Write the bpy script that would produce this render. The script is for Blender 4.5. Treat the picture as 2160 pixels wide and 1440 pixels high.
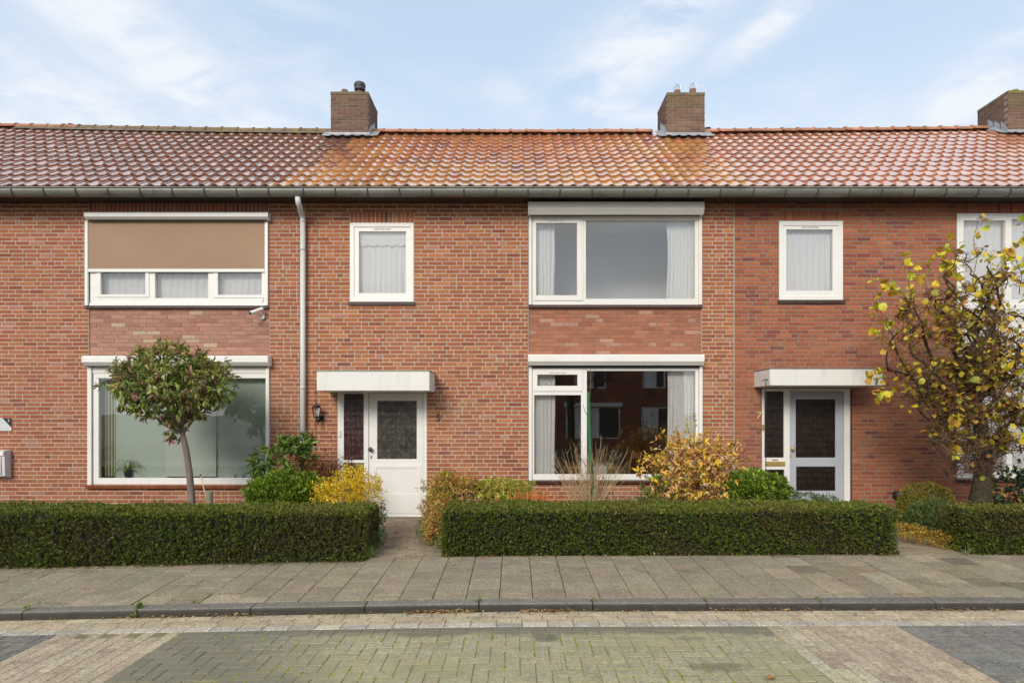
import bpy, math, random
import numpy as np
from mathutils import Vector, Matrix, noise as mnoise

R = random.Random(7)
NR = np.random.RandomState(7)
rad = math.radians
for o in list(bpy.data.objects):
    bpy.data.objects.remove(o)
scene = bpy.context.scene
COL = scene.collection

# ------------------------------------------------------------------ camera
F, S, CX, HY = 1300.0, 136.0, 1086.0, 871.0
D = F / S                      # camera to facade
CZ = 1.63
cam_d = bpy.data.cameras.new("camera")
cam = bpy.data.objects.new("camera", cam_d); COL.objects.link(cam)
cam.location = (0, -D, CZ); cam.rotation_euler = (rad(90), 0, 0)
cam_d.sensor_width = 36; cam_d.lens = F / 2160 * 36
cam_d.shift_x = -(CX - 1080) / 2160; cam_d.shift_y = (HY - 720) / 2160
cam_d.clip_start = 0.1; cam_d.clip_end = 2000
scene.camera = cam

# ------------------------------------------------------------------ sky and sun
SUN_EL, SUN_AZ = 31, 200       # azimuth: direction the light comes from, clockwise from +Y
world = bpy.data.worlds.new("World"); scene.world = world; world.use_nodes = True
wn, wl = world.node_tree.nodes, world.node_tree.links
wn.clear()
def N(tree, t, **kw):
    n = tree.nodes.new(t)
    for k, v in kw.items():
        setattr(n, k, v)
    return n
def build_world():
    T = world.node_tree
    out = N(T, "ShaderNodeOutputWorld"); bg = N(T, "ShaderNodeBackground")
    sky = N(T, "ShaderNodeTexSky"); sky.sky_type = 'NISHITA'; sky.sun_disc = False
    sky.sun_elevation = rad(SUN_EL); sky.sun_rotation = rad(SUN_AZ)
    sky.air_density = 1.0; sky.dust_density = 1.6; sky.ozone_density = 1.6
    tc = N(T, "ShaderNodeTexCoord"); sep = N(T, "ShaderNodeSeparateXYZ")
    wl.new(tc.outputs["Generated"], sep.inputs[0])
    def M(op, a, b=None, clamp=False):
        n = N(T, "ShaderNodeMath", operation=op); n.use_clamp = clamp
        for i, v in enumerate((a, b)):
            if v is None: continue
            if isinstance(v, (int, float)): n.inputs[i].default_value = v
            else: wl.new(v, n.inputs[i])
        return n.outputs[0]
    X, Y, Z = sep.outputs[0], sep.outputs[1], sep.outputs[2]
    az_ = M('ARCTAN2', X, Y); el = M('ARCSINE', Z)          # compass direction and height of the sky point
    cmb = N(T, "ShaderNodeCombineXYZ"); wl.new(az_, cmb.inputs[0]); wl.new(el, cmb.inputs[1])
    def noise(scale, rot, sc, detail=8, rough=.6, dist=.5, w=0):
        mp = N(T, "ShaderNodeMapping"); wl.new(cmb.outputs[0], mp.inputs[0])
        mp.inputs["Rotation"].default_value = (0, 0, rad(rot)); mp.inputs["Scale"].default_value = (sc[0], sc[1], 1); mp.inputs["Location"].default_value = (w, w * 1.7, 0)
        n = N(T, "ShaderNodeTexNoise"); n.inputs["Scale"].default_value = scale; n.inputs["Detail"].default_value = detail
        n.inputs["Roughness"].default_value = rough; n.inputs["Distortion"].default_value = dist
        wl.new(mp.outputs[0], n.inputs["Vector"]); return n.outputs[0]
    n1 = noise(6.5, 28, (.7, 1.9), w=.3); n2 = noise(6.0, -35, (.8, 1.8), w=2.1)
    n3 = noise(2.4, 0, (1, 1.6), 3, .5, 0, w=5.2)
    n4 = noise(34, 20, (.6, 1.6), 5, .7, .3, w=1.2)
    # cirrus patches: azimuth, elevation, half sizes, tilt (degrees)
    def patch(px, py, sx, sy, tilt):
        u = math.atan((px - CX) / F); v = math.atan((HY - py) / math.hypot(F, px - CX))
        a, b = M('SUBTRACT', az_, u), M('SUBTRACT', el, v); c, s_ = math.cos(rad(tilt)), math.sin(rad(tilt))
        p = M('ADD', M('MULTIPLY', a, c), M('MULTIPLY', b, s_)); q = M('SUBTRACT', M('MULTIPLY', b, c), M('MULTIPLY', a, s_))
        r2 = M('ADD', M('POWER', M('MULTIPLY', p, F / sx), 2), M('POWER', M('MULTIPLY', q, F / sy), 2))
        return M('POWER', 2.718, M('MULTIPLY', r2, -1))
    left = M('MAXIMUM', patch(300, 100, 430, 70, -24), patch(120, 235, 300, 75, -6))
    right = M('MAXIMUM', M('MAXIMUM', patch(1330, 120, 250, 60, 24), patch(1400, 35, 200, 50, 20)), M('MAXIMUM', patch(1640, 40, 130, 28, 22), patch(2090, 165, 130, 45, 30)))
    right = M('MAXIMUM', right, M('MULTIPLY', patch(1250, 225, 260, 30, -8), .7))
    def ss(v, a, b, lo=0., hi=1.):
        rp = N(T, "ShaderNodeMapRange"); rp.interpolation_type = 'SMOOTHSTEP'; wl.new(v, rp.inputs[0])
        for i, x in enumerate((a, b, lo, hi)): rp.inputs[i + 1].default_value = x
        return rp.outputs[0]
    d1 = M('MULTIPLY', left, ss(n2, .30, .62)); d2 = M('MULTIPLY', right, ss(n1, .33, .60))
    behind = ss(Y, .35, .75, 1, 0)                          # the rest of the sky carries the same kind of cirrus
    d3 = M('MULTIPLY', M('MULTIPLY', ss(n3, .40, .66), ss(n1, .36, .62)), M('ADD', M('MULTIPLY', behind, .55), .35))
    over = M('MULTIPLY', ss(el, rad(34), rad(44), 0, .85), ss(n3, .28, .55, .35, 1.))  # heavier cloud overhead, out of view, added to whiten the roof tiles' reflections
    dens = M('MAXIMUM', M('MAXIMUM', d1, d2), M('MAXIMUM', d3, over))
    dens = M('MULTIPLY', dens, ss(n4, .25, .65, .72, 1.05))
    hz = ss(el, rad(4), rad(34), .82, .20)
    fac = M('ADD', M('MULTIPLY', dens, .95), hz, clamp=True)
    base = N(T, "ShaderNodeMix"); base.data_type = 'RGBA'; base.inputs[0].default_value = .62
    wl.new(sky.outputs[0], base.inputs[6]); base.inputs[7].default_value = (3.0, 3.95, 4.95, 1)
    mix = N(T, "ShaderNodeMix"); mix.data_type = 'RGBA'
    wl.new(fac, mix.inputs[0]); wl.new(base.outputs[2], mix.inputs[6])
    mix.inputs[7].default_value = (4.25, 4.48, 4.80, 1)
    bg.inputs[1].default_value = 0.12
    wl.new(mix.outputs[2], bg.inputs[0]); wl.new(bg.outputs[0], out.inputs[0])
build_world()
sun_d = bpy.data.lights.new("sun", 'SUN'); sun_d.energy = 1.5; sun_d.angle = rad(23); sun_d.color = (1, .915, .80)
sun = bpy.data.objects.new("sun", sun_d); COL.objects.link(sun); sun.location = (-6, -20, 20)
az = rad(SUN_AZ)
ldir = Vector((math.sin(az) * math.cos(rad(SUN_EL)), math.cos(az) * math.cos(rad(SUN_EL)), math.sin(rad(SUN_EL))))
sun.rotation_euler = ldir.to_track_quat('Z', 'Y').to_euler()

scene.view_settings.view_transform = 'Standard'; scene.view_settings.look = 'None'
scene.view_settings.gamma = 1; scene.view_settings.use_curve_mapping = False
scene.view_settings.exposure = 0.78
scene.render.engine = 'CYCLES'
scene.cycles.use_denoising = True
scene.cycles.max_bounces = 8; scene.cycles.transparent_max_bounces = 12
scene.cycles.diffuse_bounces = 6

# ------------------------------------------------------------------ materials
def lk(m, a, b): m.node_tree.links.new(a, b)
def new_mat(name):
    m = bpy.data.materials.new(name); m.use_nodes = True
    t = m.node_tree; t.nodes.clear()
    out = N(t, "ShaderNodeOutputMaterial"); p = N(t, "ShaderNodeBsdfPrincipled")
    lk(m, p.outputs[0], out.inputs[0])
    return m, t, p, out
def math_n(m, op, a, b=None, clamp=False):
    n = N(m.node_tree, "ShaderNodeMath", operation=op); n.use_clamp = clamp
    for i, v in enumerate((a, b)):
        if v is None: continue
        if isinstance(v, (int, float)): n.inputs[i].default_value = v
        else: lk(m, v, n.inputs[i])
    return n.outputs[0]
def pos(m):
    return N(m.node_tree, "ShaderNodeNewGeometry").outputs["Position"]
def noise_n(m, scale, detail=4, rough=.6, vec=None, sc=None, dist=0):
    t = m.node_tree
    n = N(t, "ShaderNodeTexNoise"); n.inputs["Scale"].default_value = scale
    n.inputs["Detail"].default_value = detail; n.inputs["Roughness"].default_value = rough
    n.inputs["Distortion"].default_value = dist
    v = vec or pos(m)
    if sc:
        mp = N(t, "ShaderNodeMapping"); mp.inputs["Scale"].default_value = sc
        lk(m, v, mp.inputs[0]); v = mp.outputs[0]
    lk(m, v, n.inputs["Vector"])
    return n.outputs[0]
def mapr(m, v, a, b, c, d, smooth=False):
    n = N(m.node_tree, "ShaderNodeMapRange")
    if smooth: n.interpolation_type = 'SMOOTHSTEP'
    lk(m, v, n.inputs[0])
    for i, x in enumerate((a, b, c, d)): n.inputs[i + 1].default_value = x
    return n.outputs[0]
def mixc(m, fac, a, b, mode='MIX'):
    n = N(m.node_tree, "ShaderNodeMix"); n.data_type = 'RGBA'; n.blend_type = mode
    for sock, v in ((n.inputs[0], fac), (n.inputs[6], a), (n.inputs[7], b)):
        if isinstance(v, (int, float)): sock.default_value = v
        elif isinstance(v, (tuple, list)): sock.default_value = tuple(v)[:3] + (1,)
        else: lk(m, v, sock)
    return n.outputs[2]
def bump(m, p, h, strength=.3, dist=.003, prev=None):
    b = N(m.node_tree, "ShaderNodeBump"); b.inputs["Strength"].default_value = strength
    b.inputs["Distance"].default_value = dist; lk(m, h, b.inputs["Height"])
    if prev is not None: lk(m, prev, b.inputs["Normal"])
    lk(m, b.outputs[0], p.inputs["Normal"]); return b.outputs[0]
def colsrc(m, mode):
    t = m.node_tree
    if mode == 'obj':
        return N(t, "ShaderNodeObjectInfo").outputs["Color"]
    a = N(t, "ShaderNodeAttribute"); a.attribute_name = "col"; return a.outputs["Color"]
def scale_col(m, c, v):
    n = N(m.node_tree, "ShaderNodeVectorMath", operation='SCALE'); lk(m, c, n.inputs[0]); lk(m, v, n.inputs["Scale"]); return n.outputs[0]

def simple(name, base, rough=.5, var=.12, vscale=6, bscale=0, bstr=.2, bdist=.002, metal=0, spec=.5, coat=0, dirt=None, sc=None):
    m, t, p, out = new_mat(name)
    n1 = noise_n(m, vscale, 5, .6, sc=sc)
    v = mapr(m, n1, .25, .75, 1 - var, 1 + var)
    base_n = N(t, "ShaderNodeRGB"); base_n.outputs[0].default_value = tuple(base) + (1,)
    c = scale_col(m, base_n.outputs[0], v)
    if dirt:
        dn = noise_n(m, dirt[1], 6, .7, sc=dirt[3] if len(dirt) > 3 else None)
        c = mixc(m, mapr(m, dn, .5, .75, 0, dirt[2], True), c, dirt[0])
    lk(m, c, p.inputs["Base Color"])
    p.inputs["Roughness"].default_value = rough; p.inputs["Metallic"].default_value = metal
    p.inputs["Specular IOR Level"].default_value = spec
    p.inputs["Coat Weight"].default_value = coat; p.inputs["Coat Roughness"].default_value = .1
    if bscale: bump(m, p, noise_n(m, bscale, 4), bstr, bdist)
    return m

def brick_mat(mode, name="brick"):
    m, t, p, out = new_mat(name + "_" + mode)
    c = colsrc(m, mode)
    v = mapr(m, noise_n(m, 34, 5, .7), .25, .75, .80, 1.2)
    c = scale_col(m, c, v)
    # lime bloom with its own blotchy outline, worn rain-washed bands
    bl = noise_n(m, .9, 6, .68, sc=(1, 1, 1.5), dist=.4)
    c = mixc(m, mapr(m, bl, .52, .74, 0, .45, True), c, (.43, .26, .17))
    sp = noise_n(m, 95, 2, .5)
    c = mixc(m, mapr(m, sp, .66, .78, 0, .3), c, (.10, .035, .022))
    st = noise_n(m, 3.2, 5, .7, sc=(1.6, 1, .55))
    c = mixc(m, mapr(m, st, .55, .8, 0, .38, True), c, (.14, .065, .045))
    lk(m, c, p.inputs["Base Color"]); p.inputs["Roughness"].default_value = .87
    p.inputs["Specular IOR Level"].default_value = .25
    b = bump(m, p, noise_n(m, 160, 3), .5, .0015)
    bump(m, p, noise_n(m, 28, 3), .35, .004, b)
    return m
def mortar_mat(name, base):
    m, t, p, out = new_mat(name)
    rgb = N(t, "ShaderNodeRGB"); rgb.outputs[0].default_value = tuple(base) + (1,)
    v = mapr(m, noise_n(m, 22, 5, .7), .25, .75, .78, 1.15)
    c = scale_col(m, rgb.outputs[0], v)
    c = mixc(m, mapr(m, noise_n(m, 1.7, 5, .7), .48, .8, 0, .5, True), c, tuple(x * .55 for x in base))
    lk(m, c, p.inputs["Base Color"]); p.inputs["Roughness"].default_value = .95
    bump(m, p, noise_n(m, 130, 3), .6, .002)
    return m
def tile_mat(mode):
    m, t, p, out = new_mat("roof_tile_" + mode)
    c = colsrc(m, mode)
    c = scale_col(m, c, mapr(m, noise_n(m, 14, 5, .65), .25, .75, .72, 1.22))
    mo = noise_n(m, 1.6, 6, .75, dist=.5)
    c = mixc(m, mapr(m, mo, .50, .72, 0, .38, True), c, (.20, .115, .035))
    sp = noise_n(m, 30, 4, .7)
    c = mixc(m, mapr(m, sp, .60, .72, 0, .55), c, (.05, .035, .018))
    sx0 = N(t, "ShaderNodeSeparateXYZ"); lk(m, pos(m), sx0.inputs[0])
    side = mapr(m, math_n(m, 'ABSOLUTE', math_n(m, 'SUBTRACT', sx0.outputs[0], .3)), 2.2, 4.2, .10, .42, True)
    c = mixc(m, math_n(m, 'MULTIPLY', mapr(m, noise_n(m, 7, 4, .7), .36, .6, .35, 1), side), c, (.62, .46, .38))   # sky reflection on the glaze, painted in as a pale tint
    lk(m, c, p.inputs["Base Color"])
    r = mapr(m, noise_n(m, 9, 4), .3, .7, .08, .24)
    sx = N(t, "ShaderNodeSeparateXYZ"); lk(m, pos(m), sx.inputs[0])
    ax = mapr(m, math_n(m, 'ABSOLUTE', math_n(m, 'SUBTRACT', sx.outputs[0], .3)), 2.0, 5.0, .20, 0.0, True)   # lichen dulls the middle house's glaze
    r = math_n(m, 'ADD', r, ax)
    lk(m, r, p.inputs["Roughness"])
    p.inputs["Specular IOR Level"].default_value = 1.0
    p.inputs["IOR"].default_value = 2.1
    p.inputs["Coat Weight"].default_value = 1.0; p.inputs["Coat Roughness"].default_value = .10; p.inputs["Coat IOR"].default_value = 1.8
    bump(m, p, noise_n(m, 60, 3), .12, .0015)
    return m
def butt_mat(mode):
    # the exposed lower edge of a tile: unglazed clay with grime, lichen and painted shade
    m, t, p, out = new_mat("tile_butt_" + mode)
    c = colsrc(m, mode)
    sc_ = N(t, "ShaderNodeVectorMath", operation='MULTIPLY'); lk(m, c, sc_.inputs[0]); sc_.inputs[1].default_value = (.80, .78, .74)
    c = scale_col(m, sc_.outputs[0], mapr(m, noise_n(m, 11, 5, .7), .25, .75, .6, 1.3))
    c = mixc(m, mapr(m, noise_n(m, 2.3, 6, .75), .42, .66, 0, .6, True), c, (.12, .085, .025))
    lk(m, c, p.inputs["Base Color"]); p.inputs["Roughness"].default_value = .85
    return m
def stone_mat(mode, name, speck=(.55, .52, .46), moss=0.0, rough=.8, speckamt=.75, stain=.35, dark=(.035, .035, .036)):
    m, t, p, out = new_mat(name + "_" + mode)
    c = colsrc(m, mode)
    c = scale_col(m, c, mapr(m, noise_n(m, 5, 5, .7), .25, .75, .78, 1.2))
    c = scale_col(m, c, mapr(m, noise_n(m, 48, 4, .8), .32, .68, .52, 1.55))
    vo = N(t, "ShaderNodeTexVoronoi"); vo.inputs["Scale"].default_value = 75
    lk(m, pos(m), vo.inputs["Vector"])
    sel = math_n(m, 'GREATER_THAN', noise_n(m, 45, 1), .50)
    f = math_n(m, 'MULTIPLY', mapr(m, vo.outputs["Distance"], .10, .34, speckamt, 0), sel)
    c = mixc(m, f, c, speck)
    st = noise_n(m, 1.9, 6, .72, dist=.6)
    c = mixc(m, mapr(m, st, .56, .74, 0, stain, True), c, dark)
    if moss:
        mo = noise_n(m, 1.1, 6, .7, sc=(1, 1.4, 1), dist=.3)
        c = mixc(m, mapr(m, mo, .40, .66, .1 * moss, moss, True), c, (.305, .285, .15))
        # damp grey margin along the kerb and on the left, and old oil stains, each with its own ragged edge
        sp = N(t, "ShaderNodeSeparateXYZ"); lk(m, pos(m), sp.inputs[0]); PX, PY = sp.outputs[0], sp.outputs[1]
        rag = math_n(m, 'SUBTRACT', noise_n(m, 3.2, 6, .7), .5)
        a1 = mapr(m, math_n(m, 'ADD', PY, math_n(m, 'MULTIPLY', rag, .5)), -4.86, -4.70, 0, .85, True)
        a2 = mapr(m, math_n(m, 'ADD', math_n(m, 'ADD', PX, math_n(m, 'MULTIPLY', PY, .55)), math_n(m, 'MULTIPLY', rag, 1.6)), -4.9, -3.9, .75, 0, True)
        g = math_n(m, 'MAXIMUM', a1, a2)
        c = mixc(m, g, c, (.145, .138, .108))
        for (x0_, y0_, rx, ry_, amt) in ((.23, -4.84, .13, .09, .6), (1.38, -5.41, .24, .09, .55), (1.30, -4.88, .14, .05, .35)):
            dx = math_n(m, 'DIVIDE', math_n(m, 'SUBTRACT', PX, x0_), rx); dy = math_n(m, 'DIVIDE', math_n(m, 'SUBTRACT', PY, y0_), ry_)
            d = math_n(m, 'ADD', math_n(m, 'ADD', math_n(m, 'MULTIPLY', dx, dx), math_n(m, 'MULTIPLY', dy, dy)), math_n(m, 'ADD', math_n(m, 'MULTIPLY', rag, 1.6), math_n(m, 'MULTIPLY', math_n(m, 'SUBTRACT', noise_n(m, 13, 5, .75), .5), 2.6)))
            c = mixc(m, mapr(m, d, .1, 1.3, amt, 0, True), c, (.055, .052, .048))
    lk(m, c, p.inputs["Base Color"]); p.inputs["Roughness"].default_value = rough
    p.inputs["Specular IOR Level"].default_value = .35
    bump(m, p, noise_n(m, 240, 2), .6, .0015)
    return m
def leaf_mat(mode, name="leaf", rough=.45, trans=.22, spec=.35):
    m, t, p, out = new_mat(name + "_" + mode)
    c = colsrc(m, mode)
    c = scale_col(m, c, mapr(m, noise_n(m, 40, 3), .25, .75, .72, 1.28))
    lk(m, c, p.inputs["Base Color"]); p.inputs["Roughness"].default_value = rough
    p.inputs["Specular IOR Level"].default_value = spec
    tr = N(t, "ShaderNodeBsdfTranslucent"); lk(m, c, tr.inputs[0])
    mx = N(t, "ShaderNodeMixShader"); mx.inputs[0].default_value = trans
    lk(m, p.outputs[0], mx.inputs[1]); lk(m, tr.outputs[0], mx.inputs[2]); lk(m, mx.outputs[0], out.inputs[0])
    return m
def glass_mat():
    m, t, p, out = new_mat("window_glass"); t.nodes.remove(p)
    tr = N(t, "ShaderNodeBsdfTransparent"); tr.inputs[0].default_value = (.985, .995, .99, 1)
    gl = N(t, "ShaderNodeBsdfGlossy"); gl.inputs["Roughness"].default_value = .005
    fr = N(t, "ShaderNodeFresnel"); fr.inputs[0].default_value = 1.5
    b = N(t, "ShaderNodeBump"); b.inputs["Strength"].default_value = .06; b.inputs["Distance"].default_value = .02
    lk(m, noise_n(m, 1.1, 1), b.inputs["Height"]); lk(m, b.outputs[0], gl.inputs["Normal"])
    f = math_n(m, 'MULTIPLY', fr.outputs[0], 4.8, True)
    mx = N(t, "ShaderNodeMixShader"); lk(m, f, mx.inputs[0]); lk(m, tr.outputs[0], mx.inputs[1]); lk(m, gl.outputs[0], mx.inputs[2])
    lk(m, mx.outputs[0], out.inputs[0]); return m
def figured_glass(name, base, warm):
    m, t, p, out = new_mat(name)
    def vor(scale, sc, rnd):
        v = N(t, "ShaderNodeTexVoronoi"); v.inputs["Scale"].default_value = scale; v.inputs["Randomness"].default_value = rnd
        mp = N(t, "ShaderNodeMapping"); mp.inputs["Scale"].default_value = sc
        lk(m, pos(m), mp.inputs[0]); lk(m, mp.outputs[0], v.inputs["Vector"]); return v.outputs["Distance"]
    n1 = noise_n(m, 85, 3, .7, sc=(1.3, 1, .42)); n2 = noise_n(m, 9, 3, .6)
    leafy = vor(11, (1.15, 1, .95), .22)                 # the pressed ornament repeats every few centimetres
    c = mixc(m, math_n(m, 'MULTIPLY', mapr(m, n1, .48, .66, 0, .9), mapr(m, leafy, .12, .52, 1.0, .30)), base, warm)
    c = scale_col(m, c, mapr(m, n2, .3, .7, .65, 1.45))
    lk(m, c, p.inputs["Base Color"]); p.inputs["Roughness"].default_value = .2
    b = bump(m, p, n1, .7, .006)
    bump(m, p, leafy, .8, .006, b)
    return m
def cloth_mat(name, base, weave=320, trans=.35):
    m, t, p, out = new_mat(name)
    rgb = N(t, "ShaderNodeRGB"); rgb.outputs[0].default_value = tuple(base) + (1,)
    c = scale_col(m, rgb.outputs[0], mapr(m, noise_n(m, weave, 2, sc=(1, 1, .15)), .3, .7, .88, 1.08))
    lk(m, c, p.inputs["Base Color"]); p.inputs["Roughness"].default_value = .9
    p.inputs["Specular IOR Level"].default_value = .1
    tr = N(t, "ShaderNodeBsdfTranslucent"); lk(m, c, tr.inputs[0])
    mx = N(t, "ShaderNodeMixShader"); mx.inputs[0].default_value = trans
    lk(m, p.outputs[0], mx.inputs[1]); lk(m, tr.outputs[0], mx.inputs[2]); lk(m, mx.outputs[0], out.inputs[0])
    return m

MT = dict(
    brick_a=brick_mat('attr'), brick_o=brick_mat('obj'),
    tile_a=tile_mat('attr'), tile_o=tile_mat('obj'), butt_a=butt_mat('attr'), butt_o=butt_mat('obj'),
    mortar_light=mortar_mat("mortar_light", (.50, .445, .355)), mortar_grey=mortar_mat("mortar_grey", (.27, .245, .195)),
    mortar_mid=mortar_mat("mortar_mid", (.36, .33, .28)), mortar_dark=mortar_mat("mortar_dark", (.27, .235, .19)),
    paver_a=stone_mat('attr', "paver", stain=.3, speckamt=.62), paver_o=stone_mat('obj', "paver", stain=.3, speckamt=.62),
    mossp_a=stone_mat('attr', "mossy_paver", moss=.62, stain=.15, speckamt=.3), mossp_o=stone_mat('obj', "mossy_paver", moss=.62, stain=.15, speckamt=.3),
    slab_a=stone_mat('attr', "slab", speckamt=.45, stain=.35, dark=(.075, .065, .05)), slab_o=stone_mat('obj', "slab", speckamt=.45, stain=.35, dark=(.075, .065, .05)),
    leaf_a=leaf_mat('attr'), leaf_o=leaf_mat('obj'),
    dull_a=leaf_mat('attr', "dry_leaf", .8, .2, .15), dull_o=leaf_mat('obj', "dry_leaf", .8, .2, .15),
    glass=glass_mat(),
    fig_dark=figured_glass("figured_glass_grey", (.035, .032, .026), (.27, .255, .22)),
    fig_red=figured_glass("figured_glass_red", (.035, .014, .014), (.22, .14, .13)),
    fig_brown=figured_glass("figured_glass_brown", (.010, .006, .004), (.075, .042, .024)),
    white=simple("white_paint", (.80, .785, .745), .38, .03, 3, dirt=((.52, .49, .43), 2.2, .22, (1.2, 1, 3))),
    cream=simple("cream_pvc", (.76, .745, .695), .35, .03, 3, dirt=((.5, .47, .40), 2.6, .25, (1.5, 1, 3))),
    fascia=simple("canopy_paint", (.74, .73, .69), .6, .04, 2, 40, .1, dirt=((.42, .40, .34), 2.6, .42, (3.5, 1, .5))),
    greyblue=simple("grey_blue_paint", (.42, .445, .485), .4, .04, 3),
    darkgap=simple("dark_gap", (.02, .018, .016), .8),
    soffit=simple("soffit_wood", (.045, .035, .03), .7, .2, 12),
    zinc=simple("zinc_gutter", (.235, .24, .21), .48, .22, 3, 30, .15, metal=.45, dirt=((.10, .095, .085), 3.0, .7, (1.2, 1, 3))),
    zincdark=simple("zinc_bracket", (.09, .095, .09), .5, .2, 8, metal=.4),
    lead=simple("lead_flashing", (.33, .345, .36), .5, .2, 9, 24, .5, .01, metal=.25, dirt=((.62, .63, .64), 6, .5)),
    pipe=simple("drainpipe_paint", (.60, .61, .60), .42, .05, 4, dirt=((.38, .37, .34), 4, .35)),
    sill_brown=simple("glazed_sill_brown", (.075, .035, .025), .16, .25, 9, coat=.5),
    sill_red=simple("glazed_sill_red", (.22, .075, .035), .2, .35, 7, coat=.4),
    sill_dark=simple("sill_dark", (.055, .035, .028), .35, .3, 9),
    screen=simple("screen_fabric", (.345, .23, .15), .85, .10, 1.1, 500, .3, .001),
    blind=cloth_mat("green_blind", (.69, .80, .715), 500, .05),
    blind_pale=cloth_mat("pale_green_blind", (.78, .87, .79), 500, .05),
    blind_slat=cloth_mat("yellow_green_blind", (.58, .60, .38), 300, .1),
    net=cloth_mat("net_curtain", (.97, .97, .97), 420, .03),
    curtain=cloth_mat("white_curtain", (.97, .975, .96), 260, .03),
    brass=simple("brass", (.52, .36, .12), .35, .15, 20, metal=.5),
    bronze=simple("dark_bronze", (.10, .08, .06), .45, .2, 20, metal=.5),
    gold=simple("gold_numeral", (.72, .50, .16), .4, .1, 20, metal=.2),
    bronze_light=simple("worn_bronze", (.06, .05, .035), .4, .3, 30, metal=.3),
    black=simple("black_metal", (.012, .013, .016), .38, .2, 10),
    bulb=simple("lamp_bulb", (.7, .68, .62), .3),
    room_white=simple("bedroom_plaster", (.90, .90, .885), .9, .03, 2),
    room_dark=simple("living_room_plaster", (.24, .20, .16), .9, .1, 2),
    woodfloor=simple("wood_floor", (.16, .09, .05), .5, .2, 3),
    wood=simple("chair_wood", (.46, .23, .09), .45, .2, 8, sc=(1, 1, 6)),
    post=simple("weathered_post", (.24, .23, .15), .9, .25, 15, 60, .6, .004),
    bark=simple("smooth_bark", (.20, .155, .13), .85, .3, 22, 60, .8, .006, sc=(1, 1, .25)),
    bark_moss=simple("mossy_bark", (.055, .040, .024), .95, .7, 14, 28, 1, .03, dirt=((.080, .085, .020), 7, .9)),
    twig=simple("twig_brown", (.125, .066, .032), .8, .35, 14),
    twig_pale=simple("twig_pale", (.40, .29, .16), .8, .5, 12),
    twig_dark=simple("twig_dark", (.07, .045, .03), .8, .3, 12),
    orange_stem=simple("orange_stem", (.60, .17, .035), .6, .3, 14),
    green_stake=simple("green_stake", (.012, .16, .06), .4, .1, 10),
    soil=simple("garden_soil", (.062, .046, .032), .95, .4, 9, 40, 1, .02),
    ground=simple("ground_asphalt", (.085, .08, .07), .9, .2, 3, 60, .4, .004),
    joint=simple("joint_sand", (.07, .062, .04), .95, .35, 12, 60, .7, .004, dirt=((.05, .045, .03), 2, .6)),
    jointmoss=simple("mossy_joint", (.20, .175, .09), .95, .35, 9, 60, .9, .004, dirt=((.40, .39, .05), 2.2, 1)),
    bag=simple("black_bin_bag", (.010, .011, .016), .22, .2, 9, 38, .9, .012),
    tape=simple("tan_tape", (.45, .30, .20), .6, .15),
    steel=simple("bright_steel", (.55, .56, .58), .3, .15, 10, metal=.6),
    plate=simple("sign_plate", (.62, .63, .63), .35, .05, 3),
    grey_line=simple("faint_print", (.30, .30, .31), .6),
    terracotta=simple("flue_terracotta", (.20, .10, .07), .8, .3, 12),
    cowl=simple("black_cowl", (.045, .047, .05), .55, .3, 12),
    chimtop=simple("mossy_chimney_cap", (.16, .13, .09), .95, .35, 14, 50, .8, .01, dirt=((.26, .24, .03), 4.5, .95)),
    pot=simple("plastic_pot", (.05, .045, .05), .5),
    rope=simple("pale_rope", (.60, .52, .34), .8),
    soffw=simple("hedge_core", (.012, .014, .006), 1.0, .3, 20),
    chain=simple("rusted_chain", (.06, .04, .03), .6, .3, 30, metal=.3),
    plaque=simple("white_ceramic", (.72, .74, .72), .3, .05),
)

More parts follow.
